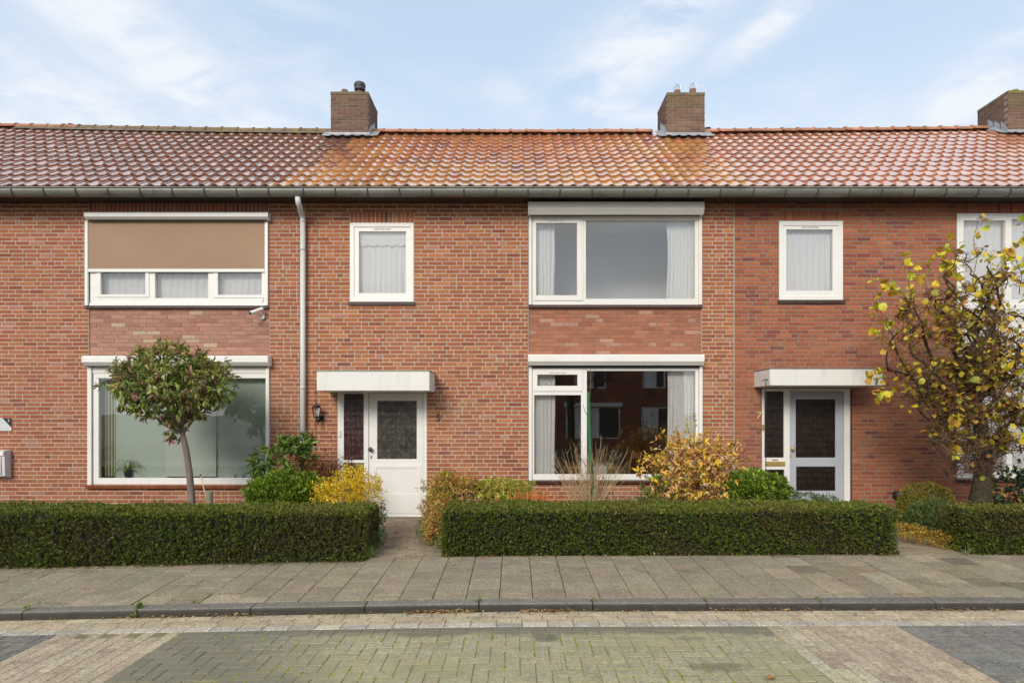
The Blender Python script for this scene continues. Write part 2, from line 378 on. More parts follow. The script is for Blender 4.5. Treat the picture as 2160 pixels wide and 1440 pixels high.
# ------------------------------------------------------------------ mesh helpers
class MB:
    def __init__(s): s.v = []; s.f = []; s.c = []
    def add(s, vs, fs, col=None):
        b = len(s.v); s.v.extend(vs); s.f.extend([tuple(i + b for i in f) for f in fs])
        if col is not None: s.c.extend([col] * len(vs))
        return s
    def box(s, x0, x1, y0, y1, z0, z1, col=None):
        vs = [(x0, y0, z0), (x1, y0, z0), (x1, y1, z0), (x0, y1, z0), (x0, y0, z1), (x1, y0, z1), (x1, y1, z1), (x0, y1, z1)]
        return s.add(vs, [(0, 3, 2, 1), (4, 5, 6, 7), (0, 1, 5, 4), (1, 2, 6, 5), (2, 3, 7, 6), (3, 0, 4, 7)], col)
    def tube(s, pts, r, n=8, cap=True, col=None):
        pts = [Vector(p) for p in pts]
        rs = r if isinstance(r, (list, tuple)) else [r] * len(pts)
        vs = []; fs = []
        prev = None
        for i, p in enumerate(pts):
            t = (pts[min(i + 1, len(pts) - 1)] - pts[max(i - 1, 0)])
            if t.length < 1e-9: t = Vector((0, 0, 1))
            t.normalize()
            if prev is None:
                a = t.orthogonal().normalized()
            else:
                a = prev - t * prev.dot(t)
                a = a.normalized() if a.length > 1e-6 else t.orthogonal().normalized()
            prev = a; b = t.cross(a)
            for k in range(n):
                an = 2 * math.pi * k / n
                q = p + (a * math.cos(an) + b * math.sin(an)) * rs[i]
                vs.append(tuple(q))
        for i in range(len(pts) - 1):
            for k in range(n):
                k2 = (k + 1) % n
                fs.append((i * n + k, i * n + k2, (i + 1) * n + k2, (i + 1) * n + k))
        if cap:
            fs.append(tuple(reversed(range(n)))); fs.append(tuple((len(pts) - 1) * n + k for k in range(n)))
        return s.add(vs, fs, col)
    def lathe(s, c, prof, n=16, col=None):
        vs = []; fs = []
        for r, z in prof:
            for k in range(n):
                a = 2 * math.pi * k / n; vs.append((c[0] + r * math.cos(a), c[1] + r * math.sin(a), c[2] + z))
        for i in range(len(prof) - 1):
            for k in range(n):
                k2 = (k + 1) % n; fs.append((i * n + k, i * n + k2, (i + 1) * n + k2, (i + 1) * n + k))
        fs.append(tuple(reversed(range(n)))); fs.append(tuple((len(prof) - 1) * n + k for k in range(n)))
        return s.add(vs, fs, col)
    def plate(s, rect, holes, y0, y1):
        """rect, holes: (x0,x1,z0,z1). A slab in the facade plane with square holes."""
        xs = sorted({round(a, 5) for r in [rect] + holes for a in r[:2] if rect[0] - 1e-6 <= a <= rect[1] + 1e-6})
        zs = sorted({round(a, 5) for r in [rect] + holes for a in r[2:] if rect[2] - 1e-6 <= a <= rect[3] + 1e-6})
        idx = {}; vs = []
        def V(i, j, k):
            if (i, j, k) not in idx:
                idx[(i, j, k)] = len(vs); vs.append((xs[i], (y0, y1)[k], zs[j]))
            return idx[(i, j, k)]
        def solid(i, j):
            if i < 0 or j < 0 or i >= len(xs) - 1 or j >= len(zs) - 1: return False
            cx, cz = (xs[i] + xs[i + 1]) / 2, (zs[j] + zs[j + 1]) / 2
            return not any(h[0] < cx < h[1] and h[2] < cz < h[3] for h in holes)
        fs = []
        for i in range(len(xs) - 1):
            for j in range(len(zs) - 1):
                if not solid(i, j): continue
                fs.append((V(i, j, 0), V(i + 1, j, 0), V(i + 1, j + 1, 0), V(i, j + 1, 0)))
                fs.append((V(i, j, 1), V(i, j + 1, 1), V(i + 1, j + 1, 1), V(i + 1, j, 1)))
                if not solid(i - 1, j): fs.append((V(i, j, 0), V(i, j + 1, 0), V(i, j + 1, 1), V(i, j, 1)))
                if not solid(i + 1, j): fs.append((V(i + 1, j, 0), V(i + 1, j, 1), V(i + 1, j + 1, 1), V(i + 1, j + 1, 0)))
                if not solid(i, j - 1): fs.append((V(i, j, 0), V(i, j, 1), V(i + 1, j, 1), V(i + 1, j, 0)))
                if not solid(i, j + 1): fs.append((V(i, j + 1, 0), V(i + 1, j + 1, 0), V(i + 1, j + 1, 1), V(i, j + 1, 1)))
        return s.add(vs, fs)
    def obj(s, name, mat, parent=None, smooth=False, bevel=0, kind=None):
        v = np.array(s.v, dtype=np.float64).reshape(-1, 3)
        c = (v.min(0) + v.max(0)) / 2
        me = bpy.data.meshes.new(name)
        me.from_pydata((v - c).tolist(), [], s.f)
        if s.c:
            a = me.attributes.new("col", 'FLOAT_COLOR', 'POINT')
            cc = np.ones((len(s.v), 4), dtype=np.float32); cc[:, :3] = np.array(s.c, dtype=np.float32)[:, :3]
            a.data.foreach_set("color", cc.ravel())
        me.materials.append(mat)
        if smooth: me.shade_smooth()
        o = link(name, me, parent, tuple(c))
        if bevel:
            b = o.modifiers.new("bevel", 'BEVEL'); b.width = bevel; b.segments = 1; b.limit_method = 'ANGLE'; b.angle_limit = rad(40)
        if kind: o["kind"] = kind
        return o

WL = {}
def link(name, data, parent=None, loc=(0, 0, 0)):
    o = bpy.data.objects.new(name, data); COL.objects.link(o)
    if parent is not None:
        o.parent = parent; pl = WL[parent.name]
        o.location = (loc[0] - pl[0], loc[1] - pl[1], loc[2] - pl[2])
    else:
        o.location = loc
    WL[o.name] = tuple(loc)
    return o
def tag(o, label=None, cat=None, group=None, kind=None):
    if label: o["label"] = label
    if cat: o["category"] = cat
    if group: o["group"] = group
    if kind: o["kind"] = kind
    return o
def thing(name, label, cat, loc, group=None):
    return tag(link(name, None, None, loc), label, cat, group)
def raw_mesh(name, V, Fi, sizes, mat, cols=None, smooth=False):
    me = bpy.data.meshes.new(name)
    me.vertices.add(len(V)); me.vertices.foreach_set("co", np.ascontiguousarray(V, dtype=np.float32).ravel())
    me.loops.add(len(Fi)); me.loops.foreach_set("vertex_index", np.ascontiguousarray(Fi, dtype=np.int32))
    me.polygons.add(len(sizes))
    st = np.concatenate([[0], np.cumsum(sizes)[:-1]]).astype(np.int32)
    me.polygons.foreach_set("loop_start", st)
    if cols is not None:
        a = me.attributes.new("col", 'FLOAT_COLOR', 'POINT')
        cc = np.ones((len(V), 4), dtype=np.float32); cc[:, :3] = cols
        a.data.foreach_set("color", cc.ravel())
    me.materials.append(mat)
    me.update(calc_edges=True)
    if smooth: me.shade_smooth()
    return me
def nrm(a): return a / np.maximum(np.linalg.norm(a, axis=-1, keepdims=True), 1e-9)
def frames(d, u):
    x = nrm(d); y = nrm(np.cross(u, x)); z = np.cross(x, y)
    return x, y, z
def scatter(name, tmpl, P, X, Y, Z, mat, cols, parent=None, smooth=False, kind="stuff"):
    """template (verts, faces) copied at P with axis vectors X, Y, Z (already scaled), joined into one mesh."""
    tv, tf = tmpl; tv = np.array(tv, dtype=np.float64)
    n, m = len(P), len(tv)
    V = (P[:, None, :] + tv[None, :, 0:1] * X[:, None, :] + tv[None, :, 1:2] * Y[:, None, :] + tv[None, :, 2:3] * Z[:, None, :]).reshape(-1, 3)
    fl = np.concatenate([np.array(f) for f in tf]); sz = np.array([len(f) for f in tf])
    Fi = (fl[None, :] + (np.arange(n) * m)[:, None]).ravel(); sizes = np.tile(sz, n)
    c = (V.min(0) + V.max(0)) / 2
    me = raw_mesh(name, V - c, Fi, sizes, mat, np.repeat(cols, m, axis=0) if cols is not None else None, smooth)
    o = link(name, me, parent, tuple(c))
    if kind: o["kind"] = kind
    return o
L4 = ([(0, 0, 0), (.48, .5, .10), (.48, -.5, .10), (1, 0, -.08)], [(0, 2, 3), (0, 3, 1)])
L8 = ([(0, 0, 0), (.35, 0, 0), (.7, 0, -.04), (1, 0, -.16), (.32, .46, .10), (.7, .36, .05), (.32, -.46, .10), (.7, -.36, .05)],
      [(0, 6, 1), (0, 1, 4), (1, 6, 7, 2), (1, 2, 5, 4), (2, 7, 3), (2, 3, 5)])
LH = ([(0, 0, 0), (.4, 0, .02), (.75, 0, -.08), (1.02, .02, -.28), (.22, .44, .16), (.68, .47, .02), (.2, -.44, .10), (.66, -.50, -.10), (-.06, .2, .06), (-.05, -.2, .04), (.9, .25, -.10), (.88, -.26, -.22)],
      [(0, 9, 6, 1), (0, 1, 4, 8), (1, 6, 7, 2), (1, 2, 5, 4), (2, 7, 11, 3), (2, 3, 10, 5)])
def rnd_dirs(n): return nrm(NR.normal(size=(n, 3)))
def pick(pal, n, jit=.18):
    pal = np.array([p[:3] for p in pal]); w = np.array([(p[3] if len(p) > 3 else 1) for p in map(list, PALW(pal))])
    return None
def palette(pal, n, jit=.2):
    cols = np.array([p[0] for p in pal], dtype=float); w = np.array([p[1] for p in pal], dtype=float); w /= w.sum()
    k = NR.choice(len(pal), size=n, p=w)
    return np.clip(cols[k] * (1 + NR.uniform(-jit, jit, (n, 1))) * (1 + NR.uniform(-.06, .06, (n, 3))), 0, 1)
def leaf_objs(name, meshes, P, X, Y, Z, cols, parent):
    """each of these leaves is an object of its own; the meshes are shared"""
    pl = WL[parent.name]
    for i in range(len(P)):
        o = bpy.data.objects.new(name, meshes[i % len(meshes)]); COL.objects.link(o); o.parent = parent
        M = Matrix(((X[i][0], Y[i][0], Z[i][0], P[i][0] - pl[0]), (X[i][1], Y[i][1], Z[i][1], P[i][1] - pl[1]), (X[i][2], Y[i][2], Z[i][2], P[i][2] - pl[2]), (0, 0, 0, 1)))
        o.matrix_local = M
        o.color = (*[float(c) for c in cols[i]], 1)
def leaf_meshes(tmpl, mat, n=4, jit=.05):
    out = []
    for k in range(n):
        v = np.array(tmpl[0], dtype=float); v[1:, 1:] += NR.uniform(-jit, jit, (len(v) - 1, 2))
        me = bpy.data.meshes.new("leaf"); me.from_pydata(v.tolist(), [], tmpl[1]); me.materials.append(mat); me.shade_smooth(); out.append(me)
    return out

def wx(px): return (px - CX) / S
def wz(py): return CZ + (HY - py) / S
def wr(x0, y0, x1, y1): return (wx(x0), wx(x1), wz(y1), wz(y0))     # a measured facade rectangle in metres
def at(px, py, y):          # a measured point of known depth
    k = (D + y) / F
    return ((px - CX) * k, y, CZ + (HY - py) * k)
def gz(x):                  # the street falls slightly to the left
    return -0.082 * (min(max(-x, 0) / 4.6, 1.6)) ** 1.2 if x < 0 else 0.012 * min(x / 4, 1)

# ------------------------------------------------------------------ ground
EXEC_PARTS = []
def sheet(name, x0, x1, y0, y1, zf, mat, label_kind="structure", nx=40, parent=None):
    mb = MB(); vs = []; fs = []
    xs = np.linspace(x0, x1, nx + 1)
    for x in xs:
        vs.append((x, y0, zf(x, y0))); vs.append((x, y1, zf(x, y1)))
    for i in range(nx):
        fs.append((2 * i, 2 * i + 2, 2 * i + 3, 2 * i + 1))
    mb.add(vs, fs); o = mb.obj(name, mat, parent); o["kind"] = label_kind
    return o
def zsw(x, y): return .024 + .03 * (y + 2.65) + gz(x)            # footpath
KY0, KY1 = -4.205, -4.065                                         # kerb front and back
def zroad(x, y): return -.087 + .010 * (-4.2 - y) * .6 + gz(x) * (1.0)
ROADZ = zroad

sheet("ground", -600, 600, -600, 600, lambda x, y: -.32, MT['ground'], nx=1)
garden = sheet("garden_soil", -14, 14, -2.66, .02, lambda x, y: (.0 + gz(x) * min(1, -y / 2.6)) - .012, MT['soil'])
pavement = sheet("pavement", -14, 14, KY1, -2.60, lambda x, y: zsw(x, y) - .014, MT['joint'])
road = sheet("road", -14, 14, -8.6, KY0 - .002, lambda x, y: zroad(x, y) - .0045, MT['jointmoss'])

def slab_template(w, l, h, ch, seed):
    r = random.Random(seed); j = lambda a: r.uniform(-a, a)
    a, b = w / 2, l / 2
    lo = [(-a, -b, -h), (a, -b, -h), (a, b, -h), (-a, b, -h)]
    mi = [(-a + j(.001), -b + j(.001), -ch), (a + j(.001), -b + j(.001), -ch), (a + j(.001), b + j(.001), -ch), (-a + j(.001), b + j(.001), -ch)]
    c = ch * 1.1
    hi = [(-a + c, -b + c, j(.0012)), (a - c, -b + c, j(.0012)), (a - c, b - c, j(.0012)), (-a + c, b - c, j(.0012))]
    fs = [(8, 9, 10, 11)]
    for i in range(4):
        k = (i + 1) % 4
        fs.append((i, k, 4 + k, 4 + i)); fs.append((4 + i, 4 + k, 8 + k, 8 + i))
    return lo + mi + hi, fs
def stones(name, stuffname, items, parent, mats, h=.03, ch=.004, nind=300, clipfull=True):
    """items: dict(x,y,w,l,rot,z,col,full). The nearest full ones become objects, the others one joined part."""
    camp = (0, -D)
    order = sorted(range(len(items)), key=lambda i: (items[i]['x'] - camp[0]) ** 2 * .6 + (items[i]['y'] - camp[1]) ** 2)
    indiv = set(); cache = {}
    def inview(t):
        d = t['y'] + D
        px = CX + t['x'] * F / d; py = HY + (CZ - t['z']) * F / d
        return -20 < px < 2180 and py < 1462
    for i in order:
        if len(indiv) >= nind: break
        if inview(items[i]): indiv.add(i)
    mbs = {}
    pl = WL[parent.name]
    for i, t in enumerate(items):
        key = (round(t['w'], 3), round(t['l'], 3))
        if i in indiv:
            mk = (t['mat'],) + key + (i % 4,)
            if mk not in cache:
                vs, fs = slab_template(t['w'], t['l'], h, ch, i); me = bpy.data.meshes.new(name); me.from_pydata(vs, [], fs)
                me.materials.append(mats[t['mat']][1]); cache[mk] = me
            o = bpy.data.objects.new(name, cache[mk]); COL.objects.link(o); o.parent = parent
            o.location = (t['x'] - pl[0], t['y'] - pl[1], t['z'] - pl[2]); o.rotation_euler = (t.get('tx', 0), t.get('ty', 0), t.get('rot', 0))
            o.color = (*t['col'], 1)
        else:
            vs, fs = slab_template(t['w'], t['l'], h, ch, i)
            c, s = math.cos(t.get('rot', 0)), math.sin(t.get('rot', 0))
            vs = [(t['x'] + c * x - s * y, t['y'] + s * x + c * y, t['z'] + z + x * -t.get('ty', 0) + y * t.get('tx', 0)) for x, y, z in vs]
            mbs.setdefault(t['mat'], MB()).add(vs, fs, t['col'])
    for k, mb in mbs.items():
        mb.obj(stuffname, mats[k][0], parent, kind="stuff")

def jc(c, j=.1):
    k = 1 + R.uniform(-j, j); return tuple(max(0, x * k * (1 + R.uniform(-.03, .03))) for x in c)

# footpath slabs 30 x 30 in staggered columns
items = []
x = -.138 - .3 * 34
ci = 0
while x < 10:
    off = 0 if ci % 2 == 0 else .15
    y = -3.93 + off - .9
    while y < -2.62:
        a, b = max(y, KY1 + .003), min(y + .3, -2.62)
        if b - a > .03:
            xc, yc = x + .15, (a + b) / 2
            right = xc > 2.6
            base = (.255, .214, .150)
            if right and R.random() < .5: base = R.choice([(.31, .255, .175), (.18, .15, .105), (.24, .195, .13), (.32, .275, .20)])
            if xc < -2.2 and R.random() < .22: base = R.choice([(.31, .26, .18), (.22, .19, .14)])
            items.append(dict(x=xc, y=yc, w=.294 + R.uniform(-.002, .001), l=b - a - .010, z=zsw(xc, yc) + R.uniform(-.0015, .002) - (.012 if (abs(xc + 2.9) < .45 and yc < -3.85) else 0), col=jc(base, .09), mat='s',
                              rot=R.uniform(-.004, .004), tx=.03 + R.uniform(-.008, .008), ty=R.uniform(-.008, .008) - (0.018 if xc < 0 else 0)))
    
        y += .3
    x += .3; ci += 1
for t in items: t['w'] = round(t['w'], 3)
stones("slab", "slab_paving", items, pavement, {'s': (MT['slab_a'], MT['slab_o'])}, h=.03, ch=.003, nind=300)

# road pavers
A = .1045
BL0, BL1, BR0, BR1 = -3.68, -2.68, 2.02, 3.07
items = []
# four gutter courses along the kerb
for r in range(4):
    y0 = KY0 - .012 - r * .096
    off = [0, .5, .0, .0][r] * .21 + (.03 if r > 1 else .1)
    x = -9 + off
    while x < 9:
        c = jc((.39, .325, .22), .12) if r < 3 else jc(R.choice([(.44, .40, .32), (.40, .37, .31), (.33, .31, .27)]), .08)
        items.append(dict(x=x + .105, y=y0 - .047, w=.203, l=.090, z=zroad(x, y0) + (.004 if r == 3 else 0) + R.uniform(-.001, .001), col=c, mat='p', ty=-.018 if x < 0 else 0))
        x += .21
RY = KY0 - .012 - 4 * .096 - .004
# two crossing bands laid lengthwise
for (b0, b1, base) in ((BL0, BL1, (.37, .305, .22)), (BR0, BR1, (.365, .30, .215))):
    n = 10; w = (b1 - b0) / n
    for k in range(n):
        y = RY - (.0 if k % 2 else .105)
        if k % 2 == 0:
            items.append(dict(x=b0 + (k + .5) * w, y=RY - .05, w=w - .006, l=.096, z=zroad(b0, RY), col=jc(base, .12), mat='p', ty=-.018 if b0 < 0 else 0))
        while y > -7.5:
            xc = b0 + (k + .5) * w
            c = jc(base, .13)
            if b0 > 0 and k < 3 and y > -6.2 and R.random() < .8: c = jc((.40, .36, .25), .1)
            items.append(dict(x=xc, y=y - .105, w=w - .006, l=.203, z=zroad(xc, y) + R.uniform(-.001, .001), col=c, mat='p', ty=-.018 if b0 < 0 else 0))
            y -= .21
# herringbone fields
def field(x0, x1, y0, y1, colf):
    nc = int((x1 - x0) / A) + 6; nr_ = int((y1 - y0) / A) + 6
    for c in range(-3, nc):
        for r in range(-3, nr_):
            k = (c - r) % 4
            if k == 0: rx0, rx1, ry0, ry1 = c, c + 2, r, r + 1
            elif k == 3: rx0, rx1, ry0, ry1 = c, c + 1, r, r + 2
            else: continue
            X0, X1, Y0, Y1 = x0 + rx0 * A, x0 + rx1 * A, y1 - ry1 * A, y1 - ry0 * A
            X0, X1, Y0, Y1 = max(X0, x0), min(X1, x1), max(Y0, y0), min(Y1, y1)
            if X1 - X0 < .03 or Y1 - Y0 < .03: continue
            xc, yc = (X0 + X1) / 2, (Y0 + Y1) / 2
            col, mt = colf(xc, yc)
            g = R.uniform(.005, .008)
            items.append(dict(x=xc, y=yc, w=round(X1 - X0 - g * .9, 3), l=round(Y1 - Y0 - g * 2.2, 3), z=zroad(xc, yc) + R.uniform(-.002, .002), col=col, mat=mt,
                              tx=R.uniform(-.006, .006), ty=R.uniform(-.006, .006) - (.018 if xc < 0 else 0), rot=R.uniform(-.008, .008)))
def mid_col(x, y):
    n = mnoise.noise(Vector((x * .9, y * 1.6, 3.3)))
    edge = (y > RY - .10 + .05 * n)
    if False:
        return jc((.215, .21, .17) if not edge else (.17, .17, .16), .12), 'p'
    return jc((.31, .285, .19), .09), 'm'
field(BL1, BR0, -7.4, RY, mid_col)
field(-7.0, BL0, -7.4, RY, lambda x, y: (jc((.155, .148, .135), .12), 'p'))
field(BR1, 7.5, -7.4, RY, lambda x, y: (jc((.175, .168, .152), .12), 'p'))
stones("paver", "paving", items, road, {'p': (MT['paver_a'], MT['paver_o']), 'm': (MT['mossp_a'], MT['mossp_o'])}, h=.03, ch=.0035, nind=300)

# kerb stones, each one metre long
kerb = tag(link("kerb", None, None, (0, KY0, -.05)), kind="structure")
kerb_m = stone_mat('obj', "kerb_stone", speckamt=.35, stain=.3)
def kerb_mesh(seed):
    L = .985; prof = [(0, -.2), (0, -.022), (.006, -.008), (.02, 0), (.14, .002), (.14, -.2)]
    r = random.Random(seed); vs = []; fs = []
    for xi in (-L / 2, -L / 2 + .004, L / 2 - .004, L / 2):
        for (y, z) in prof:
            e = .004 if abs(xi) > L / 2 - .002 else 0
            vs.append((xi, y + (e if y < .01 else 0), z - e + r.uniform(-.0006, .0006)))
    n = len(prof)
    for i in range(3):
        for k in range(n - 1): fs.append((i * n + k, (i + 1) * n + k, (i + 1) * n + k + 1, i * n + k + 1))
    nf = len(fs); fs.append(tuple(range(n))); fs.append(tuple(reversed(range(3 * n, 4 * n))))
    me = bpy.data.meshes.new("kerb_stone"); me.from_pydata(vs, [], fs); me.materials.append(kerb_m); me.materials.append(kerb_damp)
    for i, pg in enumerate(me.polygons):
        if i < nf and i % (n - 1) in (0, 1): pg.material_index = 1
    return me
kerb_damp = simple("dark_kerb_face", (.040, .037, .030), .7, .3, 9, 200, .5, .002, dirt=((.10, .09, .07), 5, .4, (1, 1, 3)))  # front face and lower arris, darker than the top
kms = [kerb_mesh(i) for i in range(3)]
for k in range(-12, 13):
    xc = -.313 + .993 * (k + .5)
    o = bpy.data.objects.new("kerb_stone", kms[k % 3]); COL.objects.link(o); o.parent = kerb
    zt = zsw(xc, KY1) - .004
    o.location = (xc, 0, zt + .05); o.rotation_euler = (0, -math.atan2(gz(xc + .5) - gz(xc - .5), 1), 0)
    o.color = (*jc((.17, .155, .13), .10), 1)

# garden paths to the doors
def path(name, x0, x1, xs0, xs1, label_seed):
    mb = MB()
    y = -2.62; rows = 0
    while y < -.06:
        t = (y + 2.62) / 2.56
        a, b = xs0 + (x0 - xs0) * t, xs1 + (x1 - xs1) * t
        x = a - .1 * (rows % 2)
        while x < b:
            X0, X1 = max(x, a), min(x + .2, b)
            if X1 - X0 > .02:
                z = .012 + gz(x) * (-y / 2.6) + .01 * (1 - abs(2 * t - 1))
                vs, fs = slab_template(X1 - X0 - .0045, .0955, .03, .002, rows * 31 + int(x * 50))
                vs = [((X0 + X1) / 2 + p, y + .05 + q, z + r_) for p, q, r_ in vs]
                mb.add(vs, fs, jc((.27, .215, .145), .14))
            x += .2
        y += .1; rows += 1
    base = sheet(name, min(x0, xs0) - .02, max(x1, xs1) + .02, -2.62, 0.01, lambda x, y: .004 + gz(x) * (-y / 2.6) * 1.0, MT['joint'], nx=2)
    mb.obj("path_paving", MT['slab_a'], base, kind="stuff")
    return base
path("path", -2.30, -1.40, -1.93, -.80, 1)
path("path", 4.45, 5.75, 4.28, 5.3, 2)

# ------------------------------------------------------------------ brickwork
BH, BJ = .0625, .0134
PAL5 = [((.355, .121, .055), 6), ((.385, .140, .060), 4), ((.31, .102, .050), 5), ((.43, .172, .070), 1.2), ((.24, .075, .048), .5), ((.40, .19, .13), .5)]
PAL3 = [((.35, .120, .058), 6), ((.38, .14, .068), 3), ((.31, .102, .052), 5), ((.39, .18, .125), .8), ((.25, .078, .05), .4)]
PAL7 = [((.35, .108, .054), 6), ((.305, .093, .050), 4), ((.385, .128, .060), 3), ((.25, .07, .05), 1.2), ((.19, .06, .052), .3)]
PANEL = [((.36, .148, .088), 5), ((.385, .165, .098), 3), ((.335, .132, .078), 3), ((.42, .24, .17), 1)]
PANEL3 = [((.40, .20, .145), 5), ((.42, .22, .16), 3), ((.35, .165, .12), 3), ((.46, .34, .22), .7)]
PALC = [((.165, .100, .075), 5), ((.14, .088, .068), 4), ((.19, .105, .075), 3)]
def pcol(pal):
    t = R.random() * sum(w for _, w in pal)
    for c, w in pal:
        t -= w
        if t <= 0: return jc(c, .09)
    return jc(pal[0][0], .12)
def brick_tmpl(l, h, seed, dep=.018):
    r = random.Random(seed); j = lambda a=.0011: r.uniform(-a, a)
    a, b, c = l / 2, h / 2, .0022
    fr = [(-a + c + j(), 0 + j(.0008), -b + c + j()), (a - c + j(), j(.0008), -b + c + j()), (a - c + j(), j(.0008), b - c + j()), (-a + c + j(), j(.0008), b - c + j())]
    bk = [(-a + j(), c, -b + j()), (a + j(), c, -b + j()), (a + j(), c, b + j()), (-a + j(), c, b + j())]
    b2 = [(x, dep, z) for x, _, z in bk]
    fs = [(0, 1, 2, 3)]
    for i in range(4):
        k = (i + 1) % 4
        fs.append((4 + i, 4 + k, k, i)); fs.append((8 + i, 8 + k, 4 + k, 4 + i))
    return fr + bk + b2, fs
BMESH = {}
def brick_mesh(l, h, v):
    k = (round(l, 3), round(h, 3), v)
    if k not in BMESH:
        vs, fs = brick_tmpl(l, h, hash(k) & 0xffff); me = bpy.data.meshes.new("brick"); me.from_pydata(vs, [], fs); me.materials.append(MT['brick_o']); BMESH[k] = me
    return BMESH[k]
def lay(x0, x1, z0, z1, openings, pal, hdr=.28, jt=BJ, wild=True):
    """bricks of a facade: list of (xc, zc, l, h, col)"""
    out = []; rows = int(round((z1 - z0) / BH)); prevj = []
    for r in range(rows):
        za, zb = z0 + r * BH, z0 + (r + 1) * BH
        zc = (za + zb) / 2
        cuts = sorted([(o[0], o[1]) for o in openings if o[2] < zc < o[3] and o[1] > x0 and o[0] < x1])
        runs = []; x = x0
        for a, b in cuts:
            if a > x + .01: runs.append((x, a))
            x = max(x, b)
        if x < x1 - .01: runs.append((x, x1))
        joints = []
        for a, b in runs:
            x = a
            first = R.choice([.11, .165, .22, .055 + .11])
            while x < b - .002:
                l = first if x == a else (.11 if R.random() < hdr else .22)
                for tr in range(3):
                    if any(abs(x + l - p) < .028 for p in prevj): l = {.22: .11, .11: .22}.get(round(l, 2), .22)
                if b - (x + l) < .05: l = b - x
                if l > .27: l = .22 if b - x - .22 > .05 else l / 2
                out.append((x + l / 2, zc, l - jt, BH - jt, pcol(pal)))
                x += l; joints.append(x)
        prevj = joints
    return out
def soldier(x0, x1, z0, pal, h=.2, n=None):
    n = n or int((x1 - x0) / BH); w = (x1 - x0) / n
    return [(x0 + (i + .5) * w, z0 + h / 2, w - .012, h - .008, pcol(pal)) for i in range(n)]
def put_bricks(bricks, wall, nind, yf=0.0, ctr=(0, 1.8), ok=lambda b: True):
    cand = [i for i, b in enumerate(bricks) if (abs(b[2] - (.22 - BJ)) < 1e-4 or abs(b[2] - (.11 - BJ)) < 1e-4) and ok(b)]
    cand.sort(key=lambda i: -(bricks[i][2] > .15) * 100 + (bricks[i][0] - ctr[0]) ** 2 + (bricks[i][1] - ctr[1]) ** 2)
    ind = set(cand[:nind]); pl = WL[wall.name]; mb = MB()
    for i, b in enumerate(bricks):
        y = yf + R.uniform(-.0016, .0016)
        if i in ind:
            o = bpy.data.objects.new("brick", brick_mesh(b[2], b[3], i % 6)); COL.objects.link(o); o.parent = wall
            o.location = (b[0] - pl[0], y - pl[1], b[1] - pl[2]); o.rotation_euler = (0, R.uniform(-.006, .006), 0); o.color = (*b[4], 1)
        else:
            vs, fs = brick_tmpl(b[2], b[3], i)
            a = R.uniform(-.005, .005)
            mb.add([(b[0] + vx, y + vy, b[1] + vz + vx * a) for vx, vy, vz in vs], fs, b[4])
    if mb.v: mb.obj("brickwork", MT['brick_a'], wall, kind="stuff")

WALLTOP = 4.93
# measured openings
O3U, O3L = wr(187, 462, 566, 646), wr(187, 752, 569, 1027)
O5S, O5U, O5L, O5D = wr(738, 470, 873, 638), wr(1115, 424, 1480, 645), wr(1115, 747, 1481, 1015), (wx(712), wx(900), -.1, wz(824))
O7S, O7D, O7U, O7L = wr(1643, 466, 1778, 635), (wx(1607), wx(1794), -.1, wz(818)), wr(2018, 450, 2420, 645), wr(2018, 755, 2420, 1009)
O3U = (O3U[0], O3U[1], O3U[2], wz(447)); O3L = (O3L[0], O3L[1], O3L[2], wz(750))
P3 = (wx(187), wx(568), wz(750), wz(646)); P5 = (wx(1115), wx(1480), wz(747), wz(645))
P7 = (wx(2018), wx(2420), wz(755), wz(645))

H_EDGES = [-16.6, -9.95, -3.262, 3.405, 10.06, 16.7]
labels = ["brick terraced house at the far left, only a sliver of its roof in view",
          "left terraced house with the brown screen blind and large green-blind window",
          "middle terraced house number 5 with white panelled door",
          "right terraced house number 7 with grey-blue door and grey mortar",
          "terraced house beyond the rightmost chimney, only its roof edge in view"]
HOUSES = []
for i in range(5):
    a, b = H_EDGES[i], H_EDGES[i + 1]
    HOUSES.append(thing("terraced_house", labels[i], "house", ((a + b) / 2, 0, 0), "brick houses of the terrace"))
HX1, H3, H5, H7, H9 = HOUSES

def front_wall(h, x0, x1, openings, mortar, pal, nind, ctr, soldiers=(), yoff=0.0):
    mb = MB(); mb.plate((x0, x1, -.15, WALLTOP), openings, .0045, .11)
    wall = mb.obj("wall", mortar, h)
    op2 = list(openings) + [s[:4] for s in soldiers]
    br = lay(x0 + .003, x1 - .003, -.08, WALLTOP - .01, op2, pal)
    for s in soldiers: br += soldier(s[0], s[1], s[2], pal, s[3] - s[2])
    def ok(b):
        px, py = CX + b[0] * S, HY + (CZ - b[1]) * S
        return 8 < px < 2152 and py < 1040 and not (px > 1845 and py > 600) and not (210 < px < 510 and 720 < py < 900)
    put_bricks(br, wall, nind, 0, ctr, ok)
    return wall
W3 = front_wall(H3, H_EDGES[1], H_EDGES[2], [O3U, O3L, P3], MT['mortar_light'], PAL3, 300, (-7.2, 1.9),
                [(O3U[0], O3U[1], O3U[3], O3U[3] + .19)])
W5 = front_wall(H5, H_EDGES[2], H_EDGES[3], [O5S, O5U, O5L, O5D, P5], MT['mortar_light'], PAL5, 300, (-.5, 2.2),
                [(O5S[0], O5S[1], O5S[3], O5S[3] + .165)])
W7 = front_wall(H7, H_EDGES[3], H_EDGES[4], [O7S, O7D, O7U, O7L, P7], MT['mortar_grey'], PAL7, 300, (5.0, 2.4),
                [(O7S[0], O7S[1], O7S[3], O7S[3] + .165), (O7U[0], O7U[1], O7U[3], O7U[3] + .165)])
